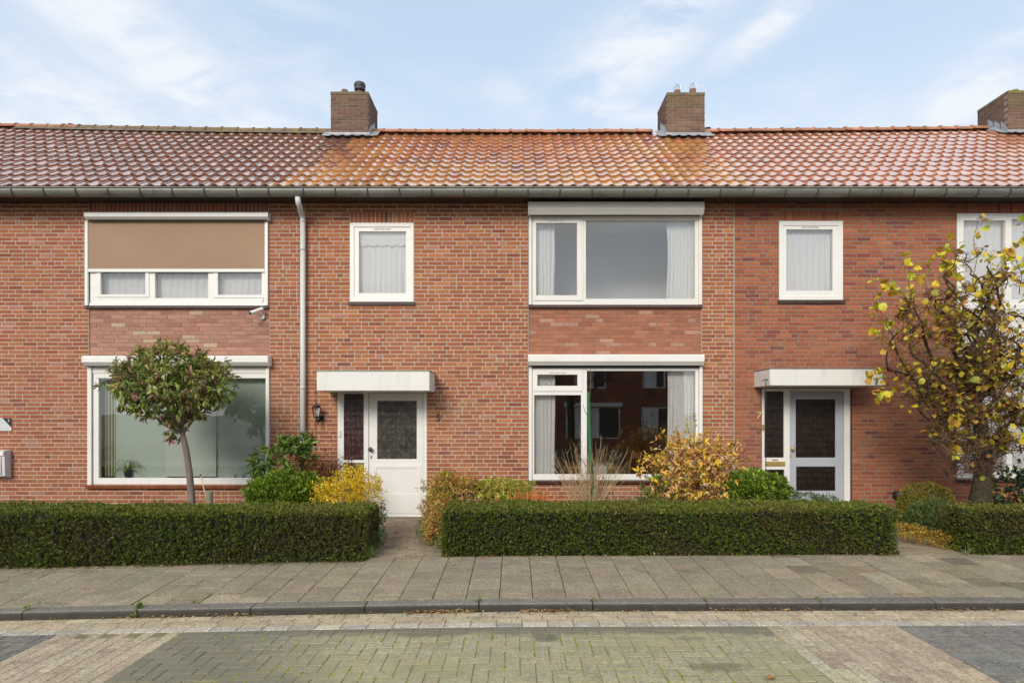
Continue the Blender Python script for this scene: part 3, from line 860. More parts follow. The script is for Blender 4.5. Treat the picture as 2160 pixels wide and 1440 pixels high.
for h, a, b in ((HX1, H_EDGES[0], H_EDGES[1]), (H9, H_EDGES[4], H_EDGES[5])):
    mb = MB(); mb.plate((a, b, -.15, WALLTOP), [], .008, .11); w = mb.obj("wall", MT['mortar_grey'], h)
    put_bricks(lay(a + .003, b - .003, -.08, WALLTOP - .01, [], PAL7), w, 0)
# infill panels between the floors
for h, rect, pal, mt, ctr in ((H3, P3, PANEL3, 'mortar_mid', 1), (H5, P5, PANEL, 'mortar_grey', 1)):
    mb = MB(); mb.plate(rect, [], .026, .11); w = mb.obj("infill_panel", MT[mt], h)
    zz = rect[2]; n = int((rect[3] - rect[2]) / BH)
    br = lay(rect[0] + .004, rect[1] - .004, rect[3] - .004 - n * BH, rect[3] - .004, [], pal, hdr=.12, jt=.007)
    put_bricks(br, w, 140, .020, ((rect[0] + rect[1]) / 2, rect[2] + .3), lambda b: not (210 < CX + b[0] * S < 510 and HY + (CZ - b[1]) * S > 728))

# house body: party walls, rear wall, floors
for h, a, b in zip(HOUSES, H_EDGES[:-1], H_EDGES[1:]):
    mb = MB()
    mb.box(a + .002, a + .1, .112, 7.4, -.1, 4.85); mb.box(b - .1, b - .002, .112, 7.4, -.1, 4.85); mb.box(a + .102, b - .102, 7.3, 7.4, -.1, 4.85)
    mb.box(a + .102, b - .102, .112, 7.298, 2.42, 2.58); mb.box(a + .102, b - .102, .112, 7.298, -.1, -.02)
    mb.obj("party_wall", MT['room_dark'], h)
def room(h, x0, x1, z0, z1, depth, mat, floor_mat):
    mb = MB(); y0 = .14; y1 = y0 + depth
    mb.add([(x0, y0, z0), (x0, y1, z0), (x0, y1, z1), (x0, y0, z1)], [(0, 1, 2, 3)])
    mb.add([(x1, y0, z0), (x1, y1, z0), (x1, y1, z1), (x1, y0, z1)], [(3, 2, 1, 0)])
    mb.add([(x0, y1, z0), (x1, y1, z0), (x1, y1, z1), (x0, y1, z1)], [(0, 1, 2, 3)])
    mb.add([(x0, y0, z1), (x1, y0, z1), (x1, y1, z1), (x0, y1, z1)], [(0, 1, 2, 3)])
    mb.add([(x0, y0, z0), (x1, y0, z0), (x1, y1, z0), (x0, y1, z0)], [(3, 2, 1, 0)])
    return mb.obj("room", mat, h)
room(H5, O5U[0] - .35, O5U[1] - .1, 2.62, 4.82, 1.35, MT['room_white'], None)
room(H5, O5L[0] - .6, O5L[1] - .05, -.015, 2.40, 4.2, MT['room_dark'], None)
room(H5, O5S[0] - .5, O5S[1] + .3, 2.62, 4.82, 2.0, MT['room_white'], None)
room(H7, O7S[0] - .3, O7S[1] + .3, 2.62, 4.82, 2.0, MT['room_white'], None)
room(H3, O3U[0] - .2, O3U[1] + .1, 2.62, 4.82, 2.6, MT['room_white'], None)

# ------------------------------------------------------------------ windows
def frame_obj(parent, name, rect, holes, y0, y1, mat, bevel=.003):
    mb = MB(); mb.plate(rect, holes, y0, y1); return mb.obj(name, mat, parent, bevel=bevel)
def pane(parent, rect, y, mat=None, name="pane", th=.006):
    mb = MB(); e = .004
    mb.box(rect[0] - e, rect[1] + e, y, y + th, rect[2] - e, rect[3] + e)
    if mat is None:
        mb = MB(); x0, x1, z0, z1 = rect[0] - e, rect[1] + e, rect[2] - e, rect[3] + e
        mb.add([(x0, y, z0), (x1, y, z0), (x1, y, z1), (x0, y, z1)], [(0, 1, 2, 3)])
    return mb.obj(name, mat or MT['glass'], parent)
def grow(r, d): return (r[0] - d, r[1] + d, r[2] - d, r[3] + d)
def vent(parent, xc, zc, y):
    mb = MB()
    for k in (-1, 0, 1):
        mb.box(xc + k * .085 - .036, xc + k * .085 + .036, y - .008, y, zc - .012, zc - .004)
        mb.box(xc + k * .085 - .036, xc + k * .085 + .036, y - .006, y, zc + .004, zc + .010)
    for k in (-1.5, 1.5): mb.box(xc + k * .085 - .003, xc + k * .085 + .003, y - .008, y, zc - .012, zc + .012)
    return mb.obj("vent_grille", MT['zinc'] if False else MT['plate'], parent)
def tiled_sill(parent, x0, x1, z, mat, n, h=.045, proj=.035, gap=.003, joint=None):
    """the sill: each sill tile on its own"""
    w = (x1 - x0) / n
    base = MB(); base.box(x0 + .002, x1 - .002, -proj + .010, .10, z - h + .004, z - .006); s = base.obj("sill", joint or MT['mortar_mid'], parent)
    return s, w
def sill(win, house, x0, x1, z, mat, n, h=.045, proj=.035, joint=None):
    s, w = tiled_sill(house, x0, x1, z, mat, n, h, proj, joint=joint)
    for i in range(n):
        mb = MB(); a, b = x0 + i * w + .002, x0 + (i + 1) * w - .002
        d = R.uniform(-.001, .001)
        mb.add([(a, -proj, z - h + d), (b, -proj, z - h + d), (b, -proj, z - .010 + d), (a, -proj, z - .010 + d), (a, -proj + .008, z + d), (b, -proj + .008, z + d), (b, .02, z + .012), (a, .02, z + .012), (a, .0, z - h + d), (b, .0, z - h + d)],
               [(0, 1, 2, 3), (3, 2, 5, 4), (4, 5, 6, 7), (0, 8, 9, 1), (0, 3, 4, 7, 8), (1, 9, 6, 5, 2)])
        mb.obj("sill_tile", mat, s)
def shutter_box(win, px0, py0, px1, py1, proj=.13, mat='white', left_cut=False):
    """roller box over a window: measured on its front face"""
    k = (D - proj) / F
    x0, x1 = (px0 - CX) * k, (px1 - CX) * k
    z1, z0 = CZ + (HY - py0) * k, CZ + (HY - py1) * k
    mb = MB(); h = z1 - z0
    prof = [(-proj + .012, z1), (-proj, z1 - .012), (-proj, z0 + h * .36), (-proj + .05, z0), (-.001, z0), (-.001, z1)]
    vs = []; n = len(prof)
    for x in (x0, x1):
        for y, z in prof: vs.append((x, y, z))
    fs = [tuple(reversed(range(n))), tuple(range(n, 2 * n))] + [(i, (i + 1) % n, n + (i + 1) % n, n + i) for i in range(n)]
    mb.add(vs, [tuple(reversed(f)) for f in fs]); o = mb.obj("shutter_box", MT[mat], win, bevel=.003)
    mb = MB(); mb.box(x0 + .03, x1 - .03, -.085, -.05, z0 - .006, z0 + .001); mb.obj("shutter_slot", MT['darkgap'], win)
    for xe in (x0 - .004, x1 + .004):
        mb = MB(); vs = []
        for x in (xe - .004, xe + .004):
            for y, z in prof: vs.append((x, y + (-.003 if y < -.01 else 0), z + (.003 if z > z0 + .01 else -.003)))
        mb.add(vs, [tuple(reversed(f)) for f in fs]); mb.obj("end_cap", MT[mat], win)
    return z0
def rails(win, px_pairs, zb, zt, proj=.035, mat='white'):
    for a, b in px_pairs:
        mb = MB(); mb.box(wx(a), wx(b), -proj, .0, zb, zt); mb.obj("guide_rail", MT[mat], win, bevel=.003)

def pleats(name, x0, x1, z0, z1, y, folds, amp, mat, label, cat="curtain", group=None, gather=0, parent=None, seed=1, taper=0.0, scallop=None):
    r = random.Random(seed); n = max(40, int(folds * 10)); rows = 8
    ph = [r.uniform(.6, 1.4) for _ in range(int(folds) + 2)]
    mb = MB(); vs = []; fs = []
    ks = np.linspace(0, folds, n + 1)
    for j in range(rows + 1):
        t = j / rows; z = z1 + (z0 - z1) * t
        for i, k in enumerate(ks):
            u = i / n
            xx = x0 + (x1 - x0) * u
            if taper > 0: xx = x0 + (x1 - x0 - taper * math.sin(math.pi * t) * 1.0 * (1 - .2 * t)) * u
            elif taper < 0: xx = x1 - (x1 - x0 + taper * math.sin(math.pi * t)) * (1 - u)
            a = ph[int(k)]
            yy = y + amp * a * (math.sin(k * 2 * math.pi) * .8 + .35 * math.sin(k * 4.7 + 3 * t + seed)) * (.45 + .55 * t)
            zz = z
            if scallop and j == rows: zz = z0 - scallop * abs(math.sin(math.pi * u * 5.2))
            vs.append((xx + .004 * math.sin(7 * t + k), yy, zz))
    w = n + 1
    for j in range(rows):
        for i in range(n): fs.append((j * w + i, (j + 1) * w + i, (j + 1) * w + i + 1, j * w + i + 1))
    mb.add(vs, fs); o = mb.obj(name, mat, parent, smooth=True)
    if label: tag(o, label, cat, group)
    return o

# -- house 5, upper small window
w = frame_obj(H5, "window", grow(wr(738, 470, 873, 637), -.002), [wr(747, 479, 866, 628)], -.010, .07, MT['white'])
s = frame_obj(w, "sash", wr(746.5, 478.5, 866.5, 629), [wr(757, 488, 856, 618)], .004, .06, MT['white'])
pane(w, wr(757, 488, 856, 618), .03); vent(w, wx(806), wz(482.5), .004)
sill(w, H5, wx(735), wx(876), wz(637.5), MT['sill_dark'], 8, .042, .03)
pleats("lace_curtain", wx(755), wx(858), wz(622), wz(486), .10, 9, .014, MT['net'], "white lace curtain with scalloped valance in the small upper window above the number 5 door", seed=3)
o = bpy.data.objects["lace_curtain"]
val = pleats("valance", wx(755), wx(858), wz(513), wz(486), .075, 3, .004, MT['net'], None, parent=o, seed=4, scallop=.028)
# -- house 5, upper big window
w = frame_obj(H5, "window", grow(wr(1122, 456, 1474, 643), -.002), [wr(1126, 462, 1229, 633), wr(1236, 465, 1466, 630)], .0, .07, MT['cream'])
frame_obj(w, "sash", wr(1125.5, 461.5, 1229.5, 634), [wr(1131, 471, 1217, 623)], -.012, .05, MT['cream'])
pane(w, wr(1131, 471, 1217, 623), .02); pane(w, wr(1236, 465, 1466, 630), .04); vent(w, wx(1172), wz(466), -.012)
zb = shutter_box(w, 1115, 424, 1485, 450, .18, 'cream')
frame_obj(w, "head_rail", (wx(1122), wx(1474), wz(459), zb - .001), [], .012, .06, MT['zincdark'])
rails(w, ((1115.5, 1121.5), (1473.5, 1480)), wz(643), zb, .03, 'cream')
sill(w, H5, wx(1114), wx(1481), wz(643.5), MT['sill_brown'], 17, .040, .032)
pleats("curtain", wx(1131), wx(1171), wz(626), wz(468), .13, 5, .016, MT['curtain'], "white curtain at the left edge of the big upper window of the middle house", seed=5)
pleats("curtain", wx(1409), wx(1470), wz(633), wz(462), .13, 8, .016, MT['curtain'], "white curtain at the right edge of the big upper window of the middle house", seed=6, taper=-.03)
# -- house 5, living room window
w = frame_obj(H5, "window", grow(wr(1122, 776, 1474, 1012), -.002), [wr(1126, 782, 1229, 823), wr(1127, 833, 1226, 1000), wr(1238, 782, 1467, 1000)], .0, .07, MT['white'])
frame_obj(w, "top_sash", wr(1125, 780, 1229.5, 825), [wr(1133.5, 790, 1218, 813.5)], -.012, .05, MT['white'])
pane(w, wr(1133.5, 790, 1218, 813.5), .02); pane(w, wr(1127, 833, 1226, 1000), .04); pane(w, wr(1238, 782, 1467, 1000), .04)
vent(w, wx(1176), wz(785.5), -.012)
zb = shutter_box(w, 1115, 747, 1485, 770, .14, 'white')
frame_obj(w, "head_rail", (wx(1122), wx(1474), wz(779), zb - .001), [], .014, .06, MT['zincdark'])
rails(w, ((1115.5, 1122), (1474, 1481)), wz(1014), zb, .03, 'white')
sill(w, H5, wx(1114), wx(1482), wz(1012.5), MT['sill_brown'], 24, .050, .04, joint=MT['mortar_light'])
pleats("curtain", wx(1124), wx(1172), wz(1004), wz(786), .14, 6, .018, MT['curtain'], "long white curtain at the left edge of the living room window of the middle house", seed=7)
pleats("curtain", wx(1413), wx(1470), wz(1004), wz(780), .14, 8, .018, MT['curtain'], "long white curtain at the right edge of the living room window, behind the autumn shrub", seed=8)
# -- house 3, upper window with the screen down
w = frame_obj(H3, "window", grow(wr(190, 465, 560, 643), -.002), [wr(208, 470, 312, 626), wr(327, 470, 439, 628.5), wr(454, 470, 556, 626)], .0, .07, MT['white'])
frame_obj(w, "sash", wr(204, 470, 315, 627), [wr(213, 478, 307, 621)], -.010, .05, MT['white'])
frame_obj(w, "sash", wr(451, 470, 559, 628), [wr(460, 478, 552.5, 622)], -.010, .05, MT['white'])
for r_ in (wr(213, 478, 307, 621), wr(460, 478, 552.5, 622)): pane(w, r_, .02)
pane(w, wr(327, 470, 439, 628.5), .04)
zb = shutter_box(w, 178, 447, 564, 462, .12, 'white')
rails(w, ((181.5, 188), (560, 566.5)), wz(645), zb, .035, 'white')
mb = MB(); mb.box(wx(188.5), wx(559.5), -.026, -.022, wz(568), zb - .0); mb.obj("sun_screen", MT['screen'], w)
mb = MB(); mb.box(wx(188.5), wx(559.5), -.034, -.014, wz(574.5), wz(568)); mb.obj("screen_bar", MT['white'], w, bevel=.002)
mb = MB(); mb.box(wx(190), wx(560), -.02, -.0, wz(645), wz(640)); mb.obj("drip_bar", MT['white'], w, bevel=.002)
sill(w, H3, wx(180), wx(568), wz(645.5), MT['sill_dark'], 25, .035, .03)
pleats("net_curtain", wx(200), wx(560), wz(632), wz(460), .12, 26, .012, MT['net'], "net curtain behind the three panes below the brown screen", seed=9)
# -- house 3, living room window with blinds
w = frame_obj(H3, "window", grow(wr(196, 776, 562, 1021), -.002), [wr(208, 798, 561.0, 1008)], .0, .07, MT['white'])
pane(w, wr(208, 798, 561, 1008), .03)
zb = shutter_box(w, 173, 750, 564, 771, .15, 'white')
frame_obj(w, "head_rail", (wx(196), wx(562), wz(787), zb - .001), [], -.012, -.001, MT['cream'])
frame_obj(w, "head_rail", (wx(202), wx(562), wz(797.5), wz(788)), [], -.008, -.001, MT['white'])
rails(w, ((187, 195.5), (562, 569)), wz(1027), zb, .035, 'white')
sill(w, H3, wx(184), wx(570), wz(1021.5), MT['sill_red'], 23, .055, .05)
def blind(px0, py0, px1, py1, y, mat, label, bar=True):
    r_ = wr(px0, py0, px1, py1); mb = MB(); mb.box(r_[0], r_[1], y, y + .002, r_[2], r_[3])
    o = tag(mb.obj("roller_blind", mat, None), label, "blind", "green roller blinds in the left house")
    if bar:
        mb = MB(); mb.box(r_[0] - .003, r_[1] + .003, y - .008, y + .008, r_[2] - .022, r_[2]); mb.obj("bottom_bar", MT['white'], o)
blind(232, 792, 342, 1012, .14, MT['blind'], "pale green roller blind left of the tree trunk, above the spider plant")
blind(341, 792, 449, 1003, .10, MT['blind_pale'], "lighter middle roller blind directly behind the tree trunk")
blind(446, 792, 566, 1012, .14, MT['blind'], "roller blind at the right, behind the three small white ornaments")
for k in range(4):
    mb = MB(); a = wx(210 + k * 6.0); mb.box(a, a + .030, .12 + .004 * k, .123 + .004 * k, wz(1006), wz(795))
    if k == 0: vb = tag(mb.obj("vertical_blind", MT['blind_slat'], None), "yellow-green vertical slats pushed to the left edge of the green-blind window", "blind")
    else: mb.obj("slat", MT['blind_slat'], vb)
room(H3, O3L[0] - .2, O3L[1] + .2, -.015, 2.40, 1.4, MT['room_white'], None)
# sill board inside
mb = MB(); mb.box(O3L[0], O3L[1], .075, .26, wz(1012), wz(1009)); mb.obj("window_board", MT['white'], H3)
# -- house 7, small window
w = frame_obj(H7, "window", grow(wr(1643, 466, 1778, 633), -.002), [wr(1652, 476, 1768, 624)], -.010, .07, MT['white'])
frame_obj(w, "sash", wr(1650, 474, 1770, 626), [wr(1659, 484, 1757, 613)], .002, .06, MT['white'])
pane(w, wr(1659, 484, 1757, 613), .03); vent(w, wx(1709), wz(479), .002)
sill(w, H7, wx(1640), wx(1782), wz(634), MT['sill_dark'], 7, .045, .03, joint=MT['mortar_grey'])
pleats("net_curtain", wx(1655), wx(1761), wz(617), wz(482), .10, 8, .014, MT['net'], "plain white net curtain in the small upper window above the number 7 door", seed=12)
# -- house 7, windows behind the hazel
w = frame_obj(H7, "window", grow(wr(2018, 450, 2420, 643), -.002), [wr(2030, 463, 2122, 630), wr(2133, 463, 2410, 632)], -.010, .07, MT['white'])
frame_obj(w, "sash", wr(2023, 457, 2127, 636), [wr(2031, 466, 2119, 624)], -.020, .05, MT['white'])
pane(w, wr(2031, 466, 2119, 624), .02); pane(w, wr(2133, 463, 2410, 632), .03); vent(w, wx(2075), wz(461.5), -.02)
pleats("net_curtain", wx(2025), wx(2415), wz(634), wz(460), .10, 24, .014, MT['net'], "white net curtain in the upper window behind the top of the twisted tree", seed=13)
pan = MB(); pan.plate(P7, [], .0, .07); pan = pan.obj("cladding", MT['white'], H7)
z = P7[2] + .005
while z < P7[3] - .05:
    mb = MB(); mb.box(P7[0] + .004, P7[1], -.016, -.001, z + .003, z + .088); mb.obj("plank", MT['white'], pan, bevel=.004); z += .093
w = frame_obj(H7, "window", grow(wr(2018, 756, 2420, 1008), -.002), [wr(2030, 770, 2122, 815), wr(2030, 825, 2122, 996), wr(2134, 770, 2410, 996)], -.010, .07, MT['white'])
for r_ in (wr(2030, 770, 2122, 815), wr(2030, 825, 2122, 996), wr(2134, 770, 2410, 996)): pane(w, r_, .03)
sill(w, H7, wx(2015), wx(2422), wz(1009), MT['sill_brown'], 24, .05, .045)
pleats("net_curtain", wx(2025), wx(2415), wz(1000), wz(765), .12, 24, .015, MT['net'], "white net curtain in the ground floor window behind the twisted tree", seed=14)

# ------------------------------------------------------------------ doors
def canopy(h, px0, py0, px1, py1, proj):
    k = (D - proj) / F
    x0, x1 = (px0 - CX) * k, (px1 - CX) * k; z1, z0 = CZ + (HY - py0) * k, CZ + (HY - py1) * k
    mb = MB(); mb.box(x0, x1, -proj, -.001, z0, z1); c = mb.obj("canopy", MT['fascia'], h, bevel=.006)
    mb = MB(); mb.box(x0 - .004, x1 + .004, -proj - .004, -.001, z1 + .0005, z1 + .014); mb.obj("roof_edge", MT['zinc'], c)
    mb = MB(); mb.box(x0 + .04, x1 - .04, -proj + .04, -.001, z0 - .006, z0 - .0005); mb.obj("soffit", MT['cream'], c)
    return x0, x1, z0, z1
C5 = canopy(H5, 668, 783, 906, 824, .60)
C7 = canopy(H7, 1624, 778, 1862, 813, .60)
ZD = wz(1092)
# door 5
fr = frame_obj(H5, "door_frame", (wx(712), wx(900), ZD - .03, wz(825)), [wr(725, 830, 767, 970), wr(725, 985.5, 767, 1080), (wx(777), wx(892.5), ZD - .001, wz(829))], .005, .10, MT['white'])
pane(fr, wr(725, 830, 767, 970), .03, MT['fig_red'], "side_light"); pane(fr, wr(725, 985.5, 767, 1080), .03, MT['fig_dark'], "side_light")
mb = MB(); mb.box(wx(725), wx(767), -.008, .004, wz(984.5), wz(975.5)); lb = mb.obj("letterbox", MT['bronze'], fr, bevel=.002)
mb = MB(); mb.box(wx(750), wx(764), -.012, -.008, wz(982.5), wz(978)); mb.obj("letterbox_flap", MT['brass'], fr)
mb = MB(); mb.box(wx(714.5), wx(719.5), -.012, .004, wz(921), wz(907)); mb.obj("door_bell", MT['cream'], fr, bevel=.004)
dr = frame_obj(H5, "door", (wx(777.6), wx(891.9), ZD + .012, wz(829.6)), [wr(795, 845, 878.5, 968)], .022, .07, MT['white'])
# right stile continues past the glass
pane(dr, wr(795, 845, 878.5, 968), .04, MT['fig_dark'], "pane")
mb = MB(); mb.plate(wr(786, 980, 888, 1083), [wr(793.5, 987.5, 879, 1041)], .012, .021); mb.obj("door_panel", MT['white'], dr, bevel=.003)
mb = MB(); mb.box(wx(777.6), wx(891.9), .004, .021, ZD + .012, ZD + .04); mb.obj("weather_bar", MT['white'], dr, bevel=.004)
def yknob(parent, px, py, y, r, mat, name="door_knob"):
    mb = MB(); x, z = wx(px), wz(py)
    n = 16; prof = [(r * .5, 0), (r * .45, -.03), (r * .9, -.04), (r, -.055), (r * .8, -.068), (r * .3, -.074)]
    vs = []; fs = []
    for rr, dy in prof:
        for k in range(n):
            a = 2 * math.pi * k / n; vs.append((x + rr * math.cos(a), y + dy, z + rr * math.sin(a)))
    for i in range(len(prof) - 1):
        for k in range(n):
            k2 = (k + 1) % n; fs.append((i * n + k, i * n + k2, (i + 1) * n + k2, (i + 1) * n + k))
    fs.append(tuple((len(prof) - 1) * n + k for k in range(n)))
    mb.add(vs, fs); return mb.obj(name, mat, parent, smooth=True)
yknob(dr, 782, 947, .022, .036, MT['bronze'])
def keyplate(parent, px, py, y, mat):
    mb = MB(); x, z = wx(px), wz(py)
    mb.box(x - .012, x + .012, y - .006, y, z - .024, z + .024); o = mb.obj("lock_plate", mat, parent, bevel=.005)
    mb = MB(); mb.box(x - .005, x + .005, y - .009, y - .0062, z - .012, z + .012); mb.obj("lock_cylinder", MT['steel'], parent)
keyplate(dr, 782.5, 964, .022, MT['bronze'])
mb = MB(); mb.box(wx(709), wx(903), -.06, .10, -.03, ZD - .004 + .01); mb.obj("doorstep", MT['slab_o'], H5, bevel=.004); bpy.data.objects["doorstep"].color = (.15, .12, .10, 1)
# door 7
fr = frame_obj(H7, "door_frame", (wx(1608), wx(1794), ZD - .03, wz(819)), [wr(1613, 825, 1654, 965), wr(1613.5, 990, 1655, 1085), (wx(1666.5), wx(1781.5), ZD - .001, wz(824.6))], .005, .10, MT['white'])
pane(fr, wr(1613, 825, 1654, 965), .03, MT['fig_brown'], "side_light"); pane(fr, wr(1613.5, 990, 1655, 1085), .03, MT['fig_brown'], "side_light")
mb = MB(); mb.box(wx(1614), wx(1656), -.008, .004, wz(982.5), wz(973)); mb.obj("letterbox", MT['brass'], fr, bevel=.002)
mb = MB(); mb.box(wx(1617), wx(1653), -.011, -.0085, wz(980.5), wz(975.5)); mb.obj("letterbox_flap", MT['brass'], fr, bevel=.001)
mb = MB(); mb.box(wx(1629), wx(1641), -.004, .004, wz(970.5), wz(968)); mb.obj("name_plate", MT['brass'], fr)
dr = frame_obj(H7, "door", (wx(1667.2), wx(1780.8), ZD + .012, wz(825.2)), [wr(1680, 842, 1764, 965), wr(1681, 984, 1764, 1035)], .022, .07, MT['greyblue'])
pane(dr, wr(1680, 842, 1764, 965), .04, MT['fig_brown'], "pane"); pane(dr, wr(1681, 984, 1764, 1035), .04, MT['fig_brown'], "pane")
yknob(dr, 1671, 946, .022, .030, MT['brass'])
keyplate(dr, 1669.5, 961, .022, MT['brass'])
mb = MB(); mb.box(wx(1604), wx(1797), -.06, .10, -.03, ZD + .006); o = mb.obj("doorstep", MT['slab_o'], H7, bevel=.004); o.color = (.15, .12, .10, 1)
# dark reveal joint right of the frame
mb = MB(); mb.box(wx(1794.3), wx(1796.8), -.002, .02, .0, wz(822)); mb.obj("reveal_gap", MT['darkgap'], H7)

# ------------------------------------------------------------------ eaves, gutter, roof
EY, EZ, TAN = -.40, 4.99, .70
RYY = 2.72
RLEN = math.hypot(RYY - EY, (RYY - EY) * TAN)
cs, sn = 1 / math.hypot(1, TAN), TAN / math.hypot(1, TAN)
def sag(x): return (.12 if x < 0 else .085) * min(abs(x) / 10, 1.4) ** 2
def roofpt(x, s, up=0):     # s metres up the slope
    return (x, EY + s * cs - up * sn, EZ + s * sn + up * cs + sag(x) * s / RLEN)
NT = 13; TL = RLEN / NT; TW = .19
def tile_profile(u):        # S-shaped pantile
    return .0125 * math.cos(2 * math.pi * (u - .93)) + .0045 * math.cos(4 * math.pi * (u - .95))
def tile_tmpl(seed=0, nseg=10):
    r = random.Random(seed); vs = []; fs = []
    L = TL + .045; lift = .024
    us = [i / nseg * 1.06 for i in range(nseg + 1)]
    jx, jz = r.uniform(-.002, .002), r.uniform(-.002, .002)
    for (v, e) in ((0, lift), (L * .5, lift * .45), (L, -.004)):
        for u in us: vs.append((u * TW - TW / 2 + jx, v, tile_profile(u) + e + (.006 if u > 1 else 0) + jz))
    n = nseg + 1
    for u in us: vs.append((u * TW - TW / 2 + jx, .004, tile_profile(u) + lift - .026 + jz))
    for i in range(nseg):
        fs.append((i, i + 1, n + i + 1, n + i)); fs.append((n + i, n + i + 1, 2 * n + i + 1, 2 * n + i)); fs.append((3 * n + i, 3 * n + i + 1, i + 1, i))
    fs = [f for k, f in enumerate(fs) if k % 3 != 2] + [f for k, f in enumerate(fs) if k % 3 == 2]
    return vs, fs
TMESH = []
for k in range(5):
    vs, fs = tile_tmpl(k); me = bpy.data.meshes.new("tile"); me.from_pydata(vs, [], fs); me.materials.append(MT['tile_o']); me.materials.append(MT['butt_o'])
    for pg in me.polygons: pg.material_index = 1 if pg.index >= 20 else 0
    me.shade_smooth()
    try: me.set_sharp_from_angle(angle=rad(45))
    except Exception: pass
    TMESH.append(me)
pitch = math.atan(TAN)
CHX = [-3.21, 3.32, 9.94]
def tile_colour(x, s):
    n = mnoise.noise(Vector((x * .35, s * .6, 1.1))); n2 = mnoise.noise(Vector((x * 1.3, s * 1.5, 7.7)))
    if x < -3.6 + s * .18:
        c = (.31, .115, .065) if n2 > -.1 else (.25, .095, .058)
        if R.random() < .2: c = (.33, .11, .05)
    elif x < 3.6:
        c = (.60, .24, .07) if n2 > 0 else (.58, .205, .06)
        if n > .15 or s < 1.2: c = (.62, .28, .07)
        if R.random() < .15: c = (.45, .15, .08)
    else:
        c = (.56, .20, .085) if n2 > 0 else (.52, .175, .075)
    return jc(c, .13)
for hi, (h, a, b) in enumerate(zip(HOUSES, H_EDGES[:-1], H_EDGES[1:])):
    # roof deck under the tiles, rear slope, gable-free
    mb = MB(); n = 24
    for k in range(n):
        xa, xb = a + (b - a) * k / n, a + (b - a) * (k + 1) / n
        A_, B_, C_, D_ = roofpt(xa, .02, -.02), roofpt(xb, .02, -.02), roofpt(xb, RLEN, -.02), roofpt(xa, RLEN, -.02)
        mb.add([A_, B_, C_, D_], [(0, 1, 2, 3)])
        mb.add([D_, C_, (xb, 6.6, 4.9), (xa, 6.6, 4.9)], [(0, 1, 2, 3)])
    roof = mb.obj("roof", MT['soffit'], h)
    pl = WL[roof.name]
    i0, i1 = math.ceil((a + 16.6) / TW - .5), math.ceil((b + 16.6) / TW - .5)
    tiles = []
    for i in range(i0, i1):
        x = -16.6 + i * TW + TW / 2
        for r in range(NT):
            s = r * TL + R.uniform(-.004, .004)
            # leave out the tiles under the chimneys
            p = roofpt(x, s + TL / 2)
            if any(abs(x - c) < .36 and p[1] > 2.38 for c in CHX): continue
            tiles.append((x, s, r))
    def vis(t):
        p = roofpt(t[0], t[1]); px = CX + p[0] * F / (D + p[1]); return 0 < px < 2160
    cand = sorted([k for k, t in enumerate(tiles) if vis(t)], key=lambda k: (tiles[k][2], abs(tiles[k][0])))[:300] if hi in (1, 2, 3) else []
    ind = set(cand); mb = MB()
    for k, (x, s, r) in enumerate(tiles):
        p = roofpt(x, s); col = tile_colour(x, s)
        tz = R.uniform(-.012, .012); tx = pitch + R.uniform(-.006, .006) + math.atan(sag(x) / RLEN) * .8
        if k in ind:
            o = bpy.data.objects.new("tile", TMESH[k % 5]); COL.objects.link(o); o.parent = roof
            o.location = (p[0] - pl[0], p[1] - pl[1], p[2] - pl[2]); o.rotation_euler = (tx, 0, tz); o.color = (*col, 1)
        else:
            vs, fs = tile_tmpl(k)
            c, s_ = math.cos(tx), math.sin(tx)
            mb.add([(p[0] + vx - tz * vy, p[1] + vy * c - vz * s_, p[2] + vy * s_ + vz * c) for vx, vy, vz in vs], fs, col)
    if mb.v:
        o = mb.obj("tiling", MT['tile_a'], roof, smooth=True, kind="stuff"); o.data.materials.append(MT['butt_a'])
        mi = np.array([1 if (k % 30) >= 20 else 0 for k in range(len(o.data.polygons))], dtype=np.int32); o.data.polygons.foreach_set("material_index", mi)
        try: o.data.set_sharp_from_angle(angle=rad(45))
        except Exception: pass
    # ridge tiles
    x = a + .02; k = 0; rl = .315
    def ridge_mesh():
        vs = []; fs = []; n = 8
        for (xx, rr) in ((-rl / 2 - .02, .092), (-rl / 2 + .02, .097), (-rl / 2 + .022, .080), (rl / 2, .078)):
            for q in range(n + 1):
                an = math.pi * (q / n); vs.append((xx, -rr * math.cos(an) * 1.05, rr * math.sin(an) - .03))
        for i in range(3):
            for q in range(n): fs.append((i * (n + 1) + q, i * (n + 1) + q + 1, (i + 1) * (n + 1) + q + 1, (i + 1) * (n + 1) + q))
        fs.append(tuple(range(n + 1))); fs.append(tuple(reversed(range(3 * (n + 1), 4 * (n + 1)))))
        me = bpy.data.meshes.new("ridge_tile"); me.from_pydata(vs, [], fs); me.materials.append(MT['butt_o']); return me
    if hi == 0: RM = ridge_mesh()
    while x + rl / 2 < b + .1:
        xc = x + rl / 2
        if not any(abs(xc - c) < .42 for c in CHX) and -11 < xc < 11.2:
            p = roofpt(xc, RLEN)
            o = bpy.data.objects.new("ridge_tile", RM); COL.objects.link(o); o.parent = roof
            o.location = (xc - pl[0], p[1] + .02 - pl[1], p[2] + .055 + R.uniform(-.005, .005) - pl[2]); o.rotation_euler = (R.uniform(-.03, .03), R.uniform(-.012, .012), R.uniform(-.01, .01))
            o.color = (*jc((.60, .27, .17) if xc > -3.3 else ((.30, .20, .12) if xc > -8.6 else (.55, .24, .14)), .12), 1)
        x += rl
    # soffit and fascia
    mb = MB(); mb.box(a + .001, b - .001, -.30, .006, WALLTOP - .045, WALLTOP - .02); mb.obj("soffit_board", MT['soffit'], h)
    mb = MB(); mb.box(a + .001, b - .001, -.302, -.280, WALLTOP - .019, EZ + .02); mb.obj("fascia_board", MT['soffit'], h)
